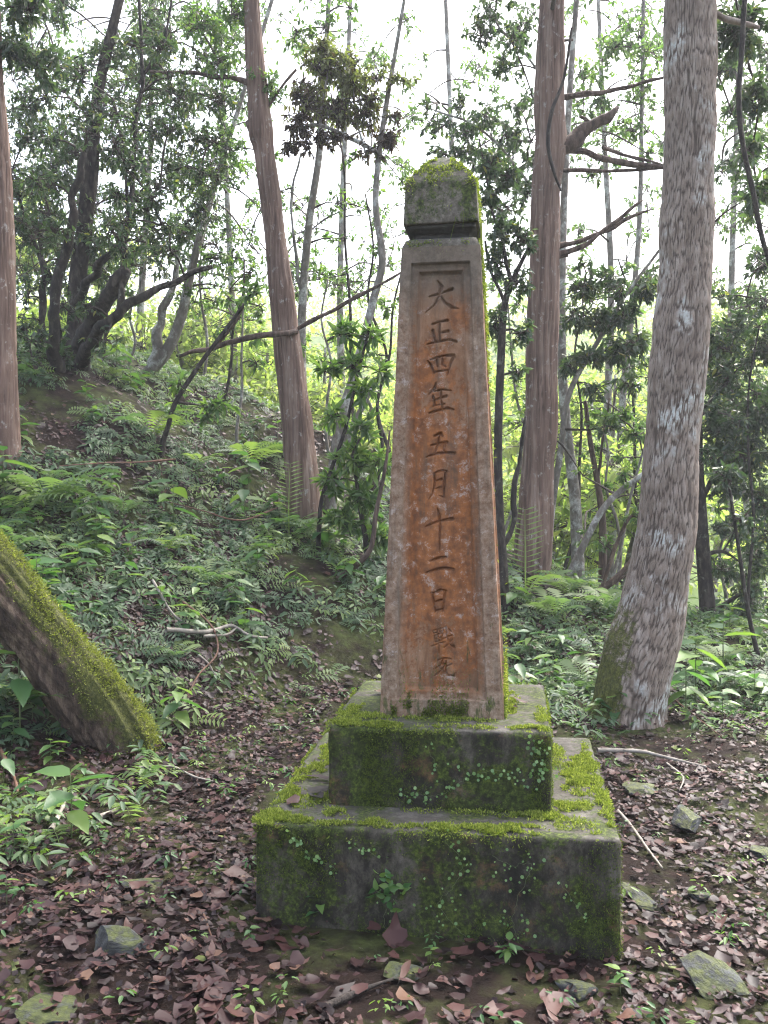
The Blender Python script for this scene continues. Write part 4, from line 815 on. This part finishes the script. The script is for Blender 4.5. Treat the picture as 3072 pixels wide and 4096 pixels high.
for (px, py, s, up_, n, lab) in ((60, 1110, .55, .1, 7, 'large arching fern above the mossy leaning trunk'), (90, 870, .6, .2, 8, 'broad fern beside the trunk at the top of the bank'), (330, 950, .5, .2, 7, 'bright fern below the crooked slender tree'), (540, 1010, .42, .2, 7, 'fern on the bank crest left of the leaning cedar'), (255, 1590, .22, .2, 7, 'small dark fern at the buried end of the mossy leaning trunk'),
                                 (1230, 1290, .34, .4, 8, 'feathery fern right of the broken-limbed cedar foot'), (1310, 1330, .38, .3, 8, 'feathery fern left of the lichen tree on the crest'), (1200, 1340, .36, .3, 7, 'low fern on the crest below the broken-limbed cedar'), (1555, 1440, .24, .3, 8, 'fern right of the lichen tree foot'), (1620, 1500, .24, .3, 8, 'fern among the herbs right of the lichen tree'), (40, 1330, .34, .1, 6, 'fern under the mossy leaning trunk')):
    q = on_ground(px, py) if py > 1000 or px > 300 else P(px, py, 7.2)
    fern(q[0], q[1], s, lab, n, upright=up_)
gr_f = 'ferns scattered over the bank'; gr_h = 'leafy herbs scattered over the bank'; cnt = 0
x, y = bank_points(700, (-4.2, 4.2), (3.6, 10.5), cover)
def zone_of(x, y):
    s = float(sdist(x, y))
    if x > .6: return 'behind the plinth towards the lichen tree'
    if s < .35: return 'near the mossy leaning trunk'
    return 'high on the bank' if s > 2.1 else 'on the bank slope left of the obelisk'
for k in range(min(50, len(x))): fern(x[k], y[k], random.uniform(.2, .38), 'arching green fern in the undergrowth '+zone_of(x[k], y[k]), random.randint(5, 7), 'ferns '+zone_of(x[k], y[k]), .15)
for k in range(50, min(270, len(x))): herb(x[k], y[k], random.uniform(.15, .34)*(1.7 if k % 6 == 0 else 1), 'leafy green herb growing '+zone_of(x[k], y[k]), random.randint(5, 7), 'herbs '+zone_of(x[k], y[k]))
for (px, py, s, n, lab) in ((150, 1600, .18, 8, 'leafy plant in the shade right under the mossy trunk'), (70, 1560, .2, 8, 'dark leafy plant tucked under the mossy leaning trunk'), (180, 1700, .15, 7, 'small plant in the litter in front of the mossy trunk end'), (110, 1790, .15, 8, 'bushy little plant in the left litter beside the wood splinter'), (15, 1960, .13, 7, 'drooping seedling at the lower left edge'), (690, 2000, .13, 7, 'bright green nettle-like plant against the front foot of the lower plinth'), (1100, 2085, .10, 6, 'small green plant at the base of the plinth front, by the right corner'), (540, 2040, .07, 5, 'tiny seedling by the left corner of the plinth'), (1395, 1548, .30, 10, 'pinnate-leaved plant at the foot of the lichen tree'), (1330, 1562, .27, 9, 'leafy plant between the plinth and the lichen tree'), (1290, 1500, .28, 9, 'leafy plant left of the lichen tree foot'), (1210, 1420, .26, 8, 'large pale-leaved plant behind the upper plinth'), (1560, 1560, .27, 9, 'leafy plant overhanging the litter right of the lichen tree'),
                             (30, 1620, .22, 7, 'yellow-green leafy plant below the mossy leaning trunk'), (110, 1660, .18, 8, 'round-leaved plant in the litter below the mossy trunk'), (60, 1740, .18, 8, 'green plant in the litter at the left edge'), (30, 1850, .16, 7, 'low plant with drooping leaves at the left edge of the litter'), (640, 1290, .30, 8, 'drooping light-green herb on the bank below the leaning cedar'), (220, 1180, .30, 7, 'drooping-leaved herb on the bank above the mossy trunk'), (1340, 2150, .10, 7, 'small fern-leaved plant in front of the plinth right corner'), (930, 2080, .07, 5, 'tiny fern seedling at the front of the plinth')):
    q = on_ground(px, py); herb(q[0], q[1], s, lab, n)

# ------------------------------------------------------------------ litter
def litter_tpl(kind, seed):
    r = np.random.default_rng(seed)
    if kind == 0: o = [(0, -.5), (.2, -.3), (.34, -.05), (.25, .25), (0, .5), (-.25, .25), (-.34, -.05), (-.2, -.3)]
    elif kind == 1: o = [(0, -.42), (.2, -.36), (.44, -.14), (.30, .06), (.22, .16), (.10, .38), (0, .52), (-.12, .36), (-.22, .14), (-.32, .04), (-.42, -.16), (-.2, -.34)]
    else: o = [(0, -.55), (.12, -.3), (.18, .0), (.12, .3), (0, .55), (-.12, .3), (-.18, 0), (-.12, -.3)]
    o = np.array(o)*r.uniform(.72, 1.18, (len(o), 2)); a, b, c_ = r.uniform(-.5, .9), r.uniform(-.35, .5), r.uniform(-.4, .4)
    z = a*o[:, 0]**2*1.3+b*o[:, 1]**2*.9+c_*o[:, 0]*o[:, 1]*.8+r.normal(0, .04, len(o))
    V = np.vstack([np.column_stack([o, z]), [[0, 0, -.02]]]); n = len(o)
    return V, [np.array([(k, (k+1) % n, n) for k in range(n)])]
LT = [litter_tpl(k % 3, k) for k in range(12)]
def litter_density(x, y):
    bare = 1-.75*sstep(.56, .66, fbm(xyz(x*1.1+7, y*1.1), 3, 45))
    s = sdist(x, y); g = cover(x, y); return np.clip(1.0-.12*g, .2, 1)*(~in_mon(x, y, -.005))*np.where(y > 9, .7, 1)*bare*(.5+.5*sstep(.3, .5, fbm(xyz(x*1.6, y*1.6), 3, 33)))
acc = Acc(); x, y = bank_points(84000, (-4.8, 4.4), (2.0, 11.5), lambda x, y: litter_density(x, y)*(np.abs(x) < .46*y+.6)*np.where(y > 6.5, .55, 1)); n = len(x); gn = ground_normal(x, y)
lay = rng.uniform(.004, .03, n); tt = np.clip(rng.beta(1.5, 1.7, n)*.93, 0, .955); tt = np.where(rng.random(n) < .012, 1, tt); size = rng.uniform(.02, .07, n)*np.exp(rng.normal(0, .22, n))*np.where(rng.random(n) < .3, .6, 1)
for k, tp in enumerate(LT):
    s2 = np.arange(k, n, 12); V_, F_ = scatter(tp, np.stack([x[s2], y[s2], H(x[s2], y[s2])+lay[s2]], -1), rotz_tilt(len(s2), .17, base=gn[s2]), size[s2]); acc.add(V_, F_, np.repeat(tt[s2], len(tp[0])), 0)
tag(acc.build('leaf_litter', [M['litter']], smooth=True), 'wet red-brown leaf litter covering the ground', 'leaf litter', kind='stuff')
# small bits: chips, needles, pale crumbs
acc = Acc(); x, y = bank_points(30000, (-3.2, 3.2), (2.0, 6.5), litter_density); n = len(x)
V_, F_ = scatter(RHOMB, np.stack([x, y, H(x, y)+rng.uniform(.008, .034, n)], -1), rotz_tilt(n, .5), rng.uniform(.006, .028, n)); acc.add(V_, F_, np.repeat(rng.uniform(.05, .96, n), 4), 0)
tag(acc.build('litter_crumbs', [M['litter']], smooth=False), 'fine leaf fragments and crumbs between the fallen leaves', 'leaf litter', kind='stuff')
LIT_TONES = [(.08, 'dark wet brown fallen leaf lying in the litter'), (.45, 'red-brown fallen leaf lying in the litter'), (.72, 'rusty fallen leaf lying in the litter'), (.9, 'tan curled fallen leaf lying in the litter')]
LM = [[build('fallen_leaf', tp[0], tp[1], M['litter'], tint=np.full(len(tp[0]), t+.02*(k % 5-2)), smooth=True, link=False) for k, tp in enumerate(LT)] for t, _ in LIT_TONES]
placed = 0
while placed < 285:
    px, py = random.uniform(-20, 1680), random.uniform(1660, 2230)**1.0
    q = on_ground(px, py); x_, y_ = q[0], q[1]
    if in_mon(np.array([x_]), np.array([y_]), .03)[0] or random.random() > 1.1-cover(np.array([x_]), np.array([y_]))[0]: continue
    tn = random.choices(range(4), [2, 5, 4, 2])[0]; me = LM[tn][random.randrange(12)]
    o = inst('fallen_leaf', me); s = random.uniform(.04, .088)*(1.1 if tn == 3 else 1)
    o.matrix_world = Matrix.Translation((x_, y_, float(H(x_, y_))+.022+random.uniform(0, .012))) @ Euler((random.gauss(0, .18), random.gauss(0, .18), random.uniform(0, 6.3))).to_matrix().to_4x4() @ Matrix.Scale(s, 4)
    tag(o, LIT_TONES[tn][1], 'leaf', ['dark wet fallen leaves', 'red-brown fallen leaves', 'rusty fallen leaves', 'tan fallen leaves'][tn]); placed += 1
for (lx, ly, lz, s, tn, lab) in ((-.47, -.30, Z1, .10, 0, 'dark brown leaf curled on the left of the lower plinth'), (-.50, -.14, Z1, .10, 1, 'red-brown leaf on the moss left of the upper plinth'), (-.46, -.38, Z1, .08, 0, 'small dark leaf at the front left of the lower plinth top'), (-.44, -.22, Z1, .09, 1, 'wet brown leaf against the left side of the upper plinth'), (-.53, -.43, Z1, .08, 2, 'rusty leaf on the lower plinth behind the mossy corner'), (.30, .02, Z2, .07, 2, 'rusty leaf beside the shaft on the upper plinth'), (.28, -.10, Z2, .05, 1, 'small brown leaf by the shaft foot on the upper plinth'), (-.29, .12, Z2, .06, 3, 'pale leaf on the upper plinth left of the shaft')):
    q = to_world(np.array([lx, ly, lz+.016])); o = inst('fallen_leaf', LM[tn][random.randrange(12)]); o.matrix_world = Matrix.Translation(q) @ Euler((random.gauss(0, .2), random.gauss(0, .2), random.uniform(0, 6.3))).to_matrix().to_4x4() @ Matrix.Scale(s, 4); tag(o, lab, 'leaf')
q = to_world(np.array([-.12, -A/2-.10, 0])); o = inst('fallen_leaf', LM[2][1]); o.matrix_world = Matrix.Translation((q[0], q[1], float(H(q[0], q[1]))+.06)) @ Euler((1.1, .2, .3)).to_matrix().to_4x4() @ Matrix.Scale(.11, 4); tag(o, 'large upright curled leaf leaning at the front of the plinth', 'leaf')

# ------------------------------------------------------------------ stones
def rock(px, py, w_, h_, dep, label, seed, tilt=(0, 0, 0), sink=.3, slab=False):
    p = on_ground(px, py); r = np.random.default_rng(seed)
    bm = bmesh.new(); bmesh.ops.create_icosphere(bm, subdivisions=4, radius=1); V = np.array([v.co[:] for v in bm.verts]); F = np.array([[v.index for v in f.verts] for f in bm.faces]); bm.free()
    for _ in range(26):
        n = unit(r.normal(size=3)*np.array([1, 1, 1.3])); d = r.uniform(.36, .72); k = V@n-d; V = V-np.clip(k, 0, None)[:, None]*n
    V = V*(1+.25*(fbm(V*2.2+seed, 4, seed)-.5))[:, None]+(fbm(V*9+seed, 2, seed)-.5)[:, None]*.04
    V = V+np.column_stack([np.zeros((len(V), 2)), .03*np.round(V[:, 2]*7+fbm(V*3, 2, seed)*2)-.03*V[:, 2]*7])
    V = V*np.array([w_/2, dep/2, h_/2])*1.25
    o = build('stone', V, [F], M['rock'], smooth=False)
    o.location = (p[0], p[1], p[2]+h_*(.5-sink)); o.rotation_euler = tilt; tag(o, label, 'stone'); return o
rock(258, 2060, .26, .13, .2, 'grey angular stone with moss on its crown in the litter', 3, (.25, .15, .3), .3)
rock(95, 2205, .24, .06, .14, 'flat dark slab stone half buried at the lower left', 4, (0, .1, .1), .2)
rock(1480, 1795, .21, .13, .20, 'mossy blocky stone in the litter right of the plinth', 5, (.2, .1, -.5), .2)
rock(1535, 2135, .27, .10, .16, 'grey slate slab tilted in the path at the lower right', 6, (.35, .35, -.7), .1)
rock(1375, 1715, .26, .08, .2, 'low mossy stone beside the right side of the plinth', 7, (0, .2, -.4), .3)
rock(1122, 1482, .26, .13, .2, 'smooth dark stone lying behind the upper plinth', 8, (0, 0, .2), .2)
rock(1395, 1960, .20, .05, .12, 'thin slate flake against the right foot of the plinth', 9, (.2, .3, -.6), .2)
rock(1510, 1945, .10, .04, .07, 'small blue-grey flat stone in the path', 10, (0, .1, -.3), .2)
rock(1545, 1870, .13, .04, .08, 'small flat stone among the litter right of the path', 11, (0, .2, -.5), .2)
rock(1640, 1850, .18, .08, .16, 'mossy stone at the right edge of the path', 12, (.1, 0, .2), .25)
rock(875, 2110, .14, .06, .12, 'greyish stone chip in front of the plinth', 13, (.3, .1, .4), .3)
rock(320, 1920, .16, .05, .12, 'flat stone with a patch of green moss in the left litter', 14, (0, .1, .2), .3)
rock(1250, 2150, .18, .07, .12, 'brownish flat stone under the right front corner of the plinth', 15, (0, .2, .3), .2)

# ------------------------------------------------------------------ fallen sticks
def stick(pts, w_, mat, label, lift=.03, forks=()):
    e = None
    def run(tb, w0, nm, parent):
        q = []
        for t in tb:
            p = on_ground(t[0], t[1]); q.append(np.array([p[0], p[1], p[2]+lift+(t[2] if len(t) > 2 else 0)]))
        V, F, _ = tube(q, np.linspace(w0, w0*.45, len(q)), 7, .05, lambda th, s, r, pos: ((fbm(pos*25, 2, 3)-.5)*r*1.0*np.ones_like(th), np.full(np.broadcast_shapes(th.shape, s.shape), .5)))
        return build(nm, V, F, mat, parent, tint=np.full(len(V), .5))
    if not forks: tag(run(pts, w_, 'fallen_branch', None), label, 'branch'); return
    e = empty('fallen_branch', (0, 0, 0)); tag(e, label, 'branch'); run(pts, w_, 'main_stem', e)
    for f in forks: run(f, w_*.6, 'side_branch', e)
stick([(360, 1388), (450, 1392), (500, 1378), (540, 1400), (578, 1404)], .018, M['stick_pale'], 'pale forked dead branch lying on the bank left of the obelisk', .09, [[(440, 1402), (490, 1398), (512, 1382)], [(330, 1310, .1), (380, 1360), (450, 1392)]])
stick([(395, 1330), (455, 1380), (470, 1440), (430, 1490), (405, 1540)], .009, M['stick_red'], 'thin reddish fallen twig crossing the bank herbs', .10)
stick([(428, 1440), (450, 1458), (464, 1482)], .008, M['stick_pale'], 'short pale twig among the bank herbs', .08)
stick([(1290, 1632), (1380, 1634), (1450, 1650), (1525, 1668)], .014, M['stick_pale'], 'pale bent branch lying behind the right side of the plinth')
stick([(1335, 1765), (1365, 1800), (1400, 1850), (1430, 1890)], .010, M['stick_pale'], 'thin pale stick in the litter beside the plinth')
stick([(1440, 1660), (1475, 1690), (1468, 1720)], .007, M['stick_pale'], 'small hooked twig on the path litter')
stick([(110, 1810), (130, 1770), (146, 1738)], .014, M['stick_pale'], 'broken pale wood splinter standing in the left litter', .03)
stick([(205, 1780), (240, 1765), (262, 1752)], .014, M['stick_pale'], 'flat pale wood chip in the left litter', .02)
stick([(300, 1670), (370, 1668), (420, 1690), (460, 1700)], .008, M['stick_pale'], 'thin grey twig lying across the left litter')
stick([(700, 2190), (790, 2150), (850, 2128)], .010, M['bark_dark'], 'dark wet stick in the litter in front of the plinth', .02)
stick([(440, 1985), (452, 2020), (462, 2045)], .006, M['stick_red'], 'small crooked root twig on bare soil by the plinth', .015)
stick([(1400, 1480), (1480, 1545), (1560, 1610)], .006, M['stick_red'], 'thin brown twig sloping down from the lichen tree foot', .05)
stick([(600, 1130), (520, 1160), (440, 1140), (360, 1120)], .010, M['stick_red'], 'reddish dead branch on the bank crest left of the leaning cedar', .15)
stick([(0, 1640), (30, 1700), (40, 1740)], .014, M['stick_red'], 'brown stick in the plants at the left edge', .05)
stick([(380, 1075), (300, 1085), (230, 1090), (130, 1100)], .009, M['stick_red'], 'long thin brown branch arching over the bank ferns', .35)
V_, F_, _ = tube([P(*q) for q in ((712, 1262, 7.9), (745, 1240, 7.8), (798, 1190, 7.7), (812, 1110, 7.7), (832, 1010, 7.7), (842, 930, 7.75))], [.030, .027, .023, .020, .015, .008], 10, .05)
tag(build('fallen_branch', V_, F_, M['bark_red'], tint=np.full(len(V_), .5)), 'mossy crooked dead limb propped behind the left side of the obelisk', 'branch')

# ------------------------------------------------------------------ moss and creepers on the stone
def moss_blades(acc, p, nrm, L, spread=.8, tl=0, th=1, hang=0.0):
    n = len(p); d = unit(nrm+rng.normal(size=(n, 3))*spread+np.array([0, 0, -hang])); ln = L*rng.uniform(.5, 1.3, n)
    v, f = leafset(RHOMB, p, d, unit(rng.normal(size=(n, 3))), ln, ln*.38); acc.add(v, f, np.repeat(np.clip(rng.uniform(tl, th, n), 0, 1), 4), 0)
def patch(acc, z, pl, n, L=.014, tl=.3, th=1):
    """tufted cushions on a horizontal step: ellipses (cx, cy, rx, ry)"""
    for (cx, cy, rx, ry, k) in pl:
        m = int(n*k); a = rng.uniform(0, 2*PI, m); r = np.sqrt(rng.random(m)); x = cx+np.cos(a)*r*rx; y = cy+np.sin(a)*r*ry
        keep = fbm(xyz(x*26, y*26), 4, 12)+.25*(rng.random(m)-.5) > .30+.36*r; x, y, r = x[keep], y[keep], r[keep]
        moss_blades(acc, np.stack([x, y, z+.010*(1-r)*fbm(xyz(x*40, y*40), 2, 4)*2-.001], -1), np.array([0, 0, 1.]), L*.9, 1.1, tl, th)
acc = Acc()
ha = A/2-.012; hb = B/2-.01
patch(acc, Z1, [(-.57, -.56, .08, .075, 2.2), (-.48, -.58, .09, .04, 1.2), (-.35, -.50, .07, .05, .7), (-.20, -.56, .05, .035, .5), (.12, -.585, .24, .035, 2.6), (.26, -.575, .14, .05, 1.8), (.36, -.44, .10, .05, .9), (.535, -.02, .085, .26, 5.0), (.56, .18, .06, .18, 2.2), (.47, -.33, .12, .06, 1.3), (.45, .30, .05, .2, 1.0),
                (-.55, .0, .06, .16, 1.8), (-.52, .25, .08, .15, 1.4), (-.56, -.30, .05, .10, 1.0), (.60, -.30, .025, .25, 1.0), (.08, -.44, .3, .03, .4), (-.3, -.6, .3, .02, 1.0), (-.45, -.40, .12, .14, .9), (.5, -.5, .1, .1, .5), (-.58, -.2, .04, .4, 1.6), (.59, .0, .03, .55, 1.6)], 2600)
patch(acc, Z2, [(-.33, -.355, .09, .055, 1.8), (-.22, -.375, .14, .03, 1.2), (-.36, -.18, .05, .18, 1.6), (-.27, -.26, .08, .10, .9), (.33, -.37, .08, .04, .7), (.38, -.2, .03, .2, .8), (.10, -.37, .22, .02, .6), (.27, .04, .03, .2, 1.3), (.0, -.27, .24, .03, .9)], 2600, .012)
# fuzz on the upright faces
def face_fuzz(half, z0, z1, n, seed, thr, L=.008, zlo=0):
    u = rng.uniform(-half, half, n); z = rng.uniform(z0, z1, n); fc = rng.integers(0, 4, n); fc = np.where(rng.random(n) < .45, 0, fc)
    pos = np.stack([np.choose(fc, [u, np.full(n, half), u, np.full(n, -half)]), np.choose(fc, [np.full(n, -half), u, np.full(n, half), u]), z], -1)
    nr = np.stack([np.choose(fc, [0*u, 0*u+1, 0*u, 0*u-1]), np.choose(fc, [0*u-1, 0*u, 0*u+1, 0*u]), 0*u], -1)
    k = fbm(pos*np.array([5, 5, 4]), 4, seed)+.25*(fbm(pos*30, 2, seed+3)-.5)+.14*sstep(.12, 0, half-np.abs(u))+.10*sstep(.1, 0, z1-z) > thr
    moss_blades(acc, pos[k], nr[k], L, .8, 0, .46, .5)
face_fuzz(A/2+.001, .0, Z1-.005, 34000, 70, .60); face_fuzz(B/2+.001, Z1, Z2-.005, 22000, 80, .55)
# ragged fringe over the arrises
for half, zz, n in ((A/2, Z1, 5200), (B/2, Z2, 3200)):
    u = rng.uniform(-half, half, n); fc = rng.integers(0, 4, n); pos = np.stack([np.choose(fc, [u, 0*u+half, u, 0*u-half]), np.choose(fc, [0*u-half, u, 0*u+half, u]), zz-rng.exponential(.012, n)], -1)
    k = fbm(pos*7, 3, 91) > .53; nr = unit(pos*np.array([1, 1, 0])+np.array([0, 0, .3])); moss_blades(acc, pos[k], nr[k], .012, .9, .2, .9, .3)
mo = acc.build('moss', [M['moss']], mon); mo['kind'] = 'stuff'; mo['label'] = 'bright green moss cushions on the plinth edges'
acc = Acc()                                                           # moss on the cap, the neck and the foot of the shaft
def cap_half(z): return np.interp(z, [q[1] for q in prof], [q[0] for q in prof])
n = 9000; z = rng.uniform(zk, za, n)**1.0; z = np.where(rng.random(n) < .6, rng.uniform(zk2-.02, za, n), z); hf = cap_half(z); u = rng.uniform(-1, 1, n)*hf; fc = rng.integers(0, 4, n)
pos = np.stack([np.choose(fc, [u, hf, u, -hf]), np.choose(fc, [-hf, u, hf, u]), z], -1)
k = fbm(pos*14, 3, 15)+.16*sstep(zk2-.03, zk2+.03, z)+.12*(fc == 1) > .60
nr = unit(pos*np.array([1, 1, 0])+np.array([0, 0, .1])); moss_blades(acc, pos[k], nr[k], .013, .8, .35, 1, .6)
n = 2600; u = rng.uniform(-.14, .14, n); fc = rng.integers(0, 4, n); hf = .146; pos = np.stack([np.choose(fc, [u, 0*u+hf, u, 0*u-hf]), np.choose(fc, [0*u-hf, u, 0*u+hf, u]), ZT+rng.uniform(-.045, .03, n)], -1)
k = fbm(pos*16, 3, 19)+.10*(fc == 1) > .54; moss_blades(acc, pos[k], unit(pos[k]*np.array([1, 1, 0])), .012, .8, .3, .9, .6)
n = 2600; zz = ZT-rng.exponential(.17, n); ok = zz > Z2; zz = zz[ok]; n = len(zz); hf = hw(zz); v = rng.uniform(-.95, .95, n)*hf; pos = np.stack([hf+.001, v, zz], -1)   # curtain down the right side
k = fbm(pos*np.array([8, 14, 5]), 3, 23) > .50; moss_blades(acc, pos[k], np.array([1, 0, 0.]), .016, .7, .3, .95, 1.0)
n = 5200; zz = Z2+rng.exponential(.035, n); hf = hw(zz); u = rng.uniform(-.8, .8, n)*hf; dep, _ = panel_depth(u, zz, hf); pos = np.stack([u, -hf+dep-.001, zz], -1)
k = fbm(pos*np.array([16, 5, 9]), 3, 27) > .47; moss_blades(acc, pos[k], np.array([0, -1, .3]), .010, .8, .1, .75, -.2)
n = 2600; v = rng.uniform(-.22, .22, n); pos = np.stack([.238+0*v, v, Z2+rng.exponential(.05, n)], -1); moss_blades(acc, pos, np.array([1, 0, .3]), .014, .8, .3, 1, 0)
# creeping strands, hanging under the cap edge
for _ in range(8):
    f = random.random() < .6; u0 = random.uniform(-.13, .13); z0 = random.uniform(zk-.005, zk2+.03); hh = float(cap_half(max(z0, zk)))+.004
    q0 = np.array([u0, -hh, z0]) if f else np.array([hh, u0, z0]); ln = random.uniform(.03, .10)
    V_, F_, _ = tube([q0, q0+np.array([random.uniform(-.02, .02), 0 if f else .0, -ln*.5]), q0+np.array([random.uniform(-.03, .03) if f else .006, -.006 if f else random.uniform(-.03, .03), -ln])], [.0013, .0012, .0008], 4, .02); acc.add(V_, F_, .3, 0)
for _ in range(16):
    v0 = random.uniform(-.11, .11)-.03; z0 = zk+random.uniform(-.02, .05); ln = random.uniform(.08, .38); q = [np.array([K0+.004, v0, z0])]
    for t in (.25, .5, .75, 1): zz = z0-ln*t; q.append(np.array([(max(hw(zz), .142) if zz < ZT else K0)+.006, v0+random.uniform(-.015, .015), zz]))
    V_, F_, _ = tube(q, [.002, .002, .0016, .0013, .001], 4, .05); acc.add(V_, F_, .7, 0)
mo = acc.build('moss', [M['moss']], mon); mo['kind'] = 'stuff'; mo['label'] = 'stringy moss hanging from the cap and down the shaft side'

# creeping vines with round leaves on the plinth fronts
DISC = (np.array([(0, 0, 0), (.25, -.42, .03), (.7, -.42, .02), (1, 0, -.03), (.7, .42, .02), (.25, .42, .03)]), [np.array([(0, 1, 2, 3), (0, 3, 4, 5)])])
def creeper(pts, half, label, nper=1, size=.016, jit=.012):
    size *= .8; jit = jit*1.25+.004; nper *= 1.0
    q = np.array([(x_, -half-.006, z_) for x_, z_ in pts]); q, _r2 = resample(q, np.ones(len(q)), .012)
    q = q + np.column_stack([rng.normal(0, .003, len(q)), 0*q[:, 0], rng.normal(0, .003, len(q))])
    W = to_world(q); o = W[0].copy(); e = empty('creeping_vine', tuple(o)); tag(e, label, 'vine')
    V_, F_, _ = tube(W-o, np.full(len(W), .0006), 4, .02); build('stem', V_, F_, M['stem'], e, tint=np.full(len(V_), .5))
    n = int(len(q)*nper); k = rng.integers(0, len(q), n); s_ = rng.uniform(.6, 1.25, n)*size
    pos = W[k]-o+np.column_stack([rng.normal(0, jit, n), rng.uniform(-.010, -.002, n), rng.normal(0, jit, n)])
    nr = np.array([syw, -cyw, .35])+rng.normal(0, .3, (n, 3)); dr = rng.normal(size=(n, 3))*np.array([1, .2, 1])+np.array([0, 0, -.4])
    v, f = leafset(DISC, pos, dr, unit(nr), s_, s_*1.05); lo = build('foliage', v, f, M['creeper'], e, tint=np.repeat(rng.uniform(.15, .85, n), 6)); lo['kind'] = 'stuff'
hA = A/2; hB = B/2
creeper([(-.12, .46), (-.02, .45), (.05, .47), (.12, .53), (.22, .55), (.30, .52), (.37, .55), (.39, .60)], hB, 'round-leaved creeper running across the upper plinth front', 1.5, .015, .014)
creeper([(-.03, .63), (-.02, .59), (.0, .55)], hB, 'short round-leaved creeper high on the upper plinth front', 1.2, .014)
creeper([(.33, .67), (.36, .62), (.38, .56), (.36, .50)], hB, 'round-leaved creeper hanging at the right corner of the upper plinth', 1.6, .016, .016)
creeper([(-.50, .39), (-.46, .34), (-.43, .30), (-.38, .28), (-.33, .25)], hA, 'trailing creeper on the left of the lower plinth front', 1.2, .016, .006)
creeper([(-.28, .34), (-.22, .32), (-.18, .30)], hA, 'small creeper near the top left of the lower plinth front', 1.2, .014, .010)
creeper([(.04, .38), (.10, .30), (.07, .22), (.02, .16), (.06, .10), (.12, .04)], hA, 'creeper winding down the middle of the lower plinth front', .9, .014, .02)
creeper([(.20, .33), (.27, .30), (.33, .31), (.29, .20), (.27, .10), (.30, .02)], hA, 'creeper winding down the lower plinth front right of the middle', 1.0, .014, .022)
creeper([(.42, .26), (.46, .20), (.50, .14)], hA, 'sparse creeper near the right end of the lower plinth front', 1.0, .013, .012)
creeper([(-.14, .18), (-.17, .08), (-.13, .02)], hA, 'sparse creeper below the fern tuft on the lower plinth', .8, .012, .014)
# leafy tuft growing from the face of the lower plinth
q = to_world(np.array([-.155, -hA, .22])); e = empty('wall_plant', tuple(q)); tag(e, 'small leafy plant sprouting from the front face of the lower plinth', 'plant')
inst('stem', STEM, e, Matrix.Rotation(1.2, 4, 'X') @ Matrix.Diagonal((.06, .06, .05, 1)))
for k in range(34):
    a = random.uniform(0, 2*PI); r_ = random.uniform(.005, .07); v = Vector((math.cos(a)*r_*.8, -.02-random.uniform(0, .03), math.sin(a)*r_-.01))
    inst('leaf', HLEAF[k % 6], e, Matrix.Translation(v) @ Matrix.Rotation(random.uniform(-1, 1), 4, 'X') @ Euler((random.uniform(.8, 1.6), random.uniform(0, 6.3), random.uniform(-.5, .5))).to_matrix().to_4x4() @ Matrix.Scale(random.uniform(.025, .042), 4))


# ------------------------------------------------------------------ air volume added to imitate lens veiling glare
hz = bmesh.new(); bmesh.ops.create_cube(hz, size=1); me = bpy.data.meshes.new('glare_haze'); hz.to_mesh(me); hz.free()
k = NT('glare_haze'); pv = k.n('ShaderNodeVolumePrincipled', {'Color': (.94, .96, 1, 1), 'Density': .0019, 'Anisotropy': .3}); k.t.links.new(pv.outputs[0], k.out.inputs['Volume']); me.materials.append(k.m)
o = bpy.data.objects.new('glare_haze', me); col.objects.link(o)
gz = np.empty(len(ground.data.vertices)*3); ground.data.vertices.foreach_get('co', gz); gz = gz.reshape(-1, 3)
lo = gz.min(0)-1; hi = gz.max(0)+1; hi[2] = max(hi[2], 38); o.location = (lo+hi)/2; o.scale = hi-lo
tag(o, 'thin pale air volume added to imitate lens glare over the forest and valley', 'glare_haze', kind='stuff')
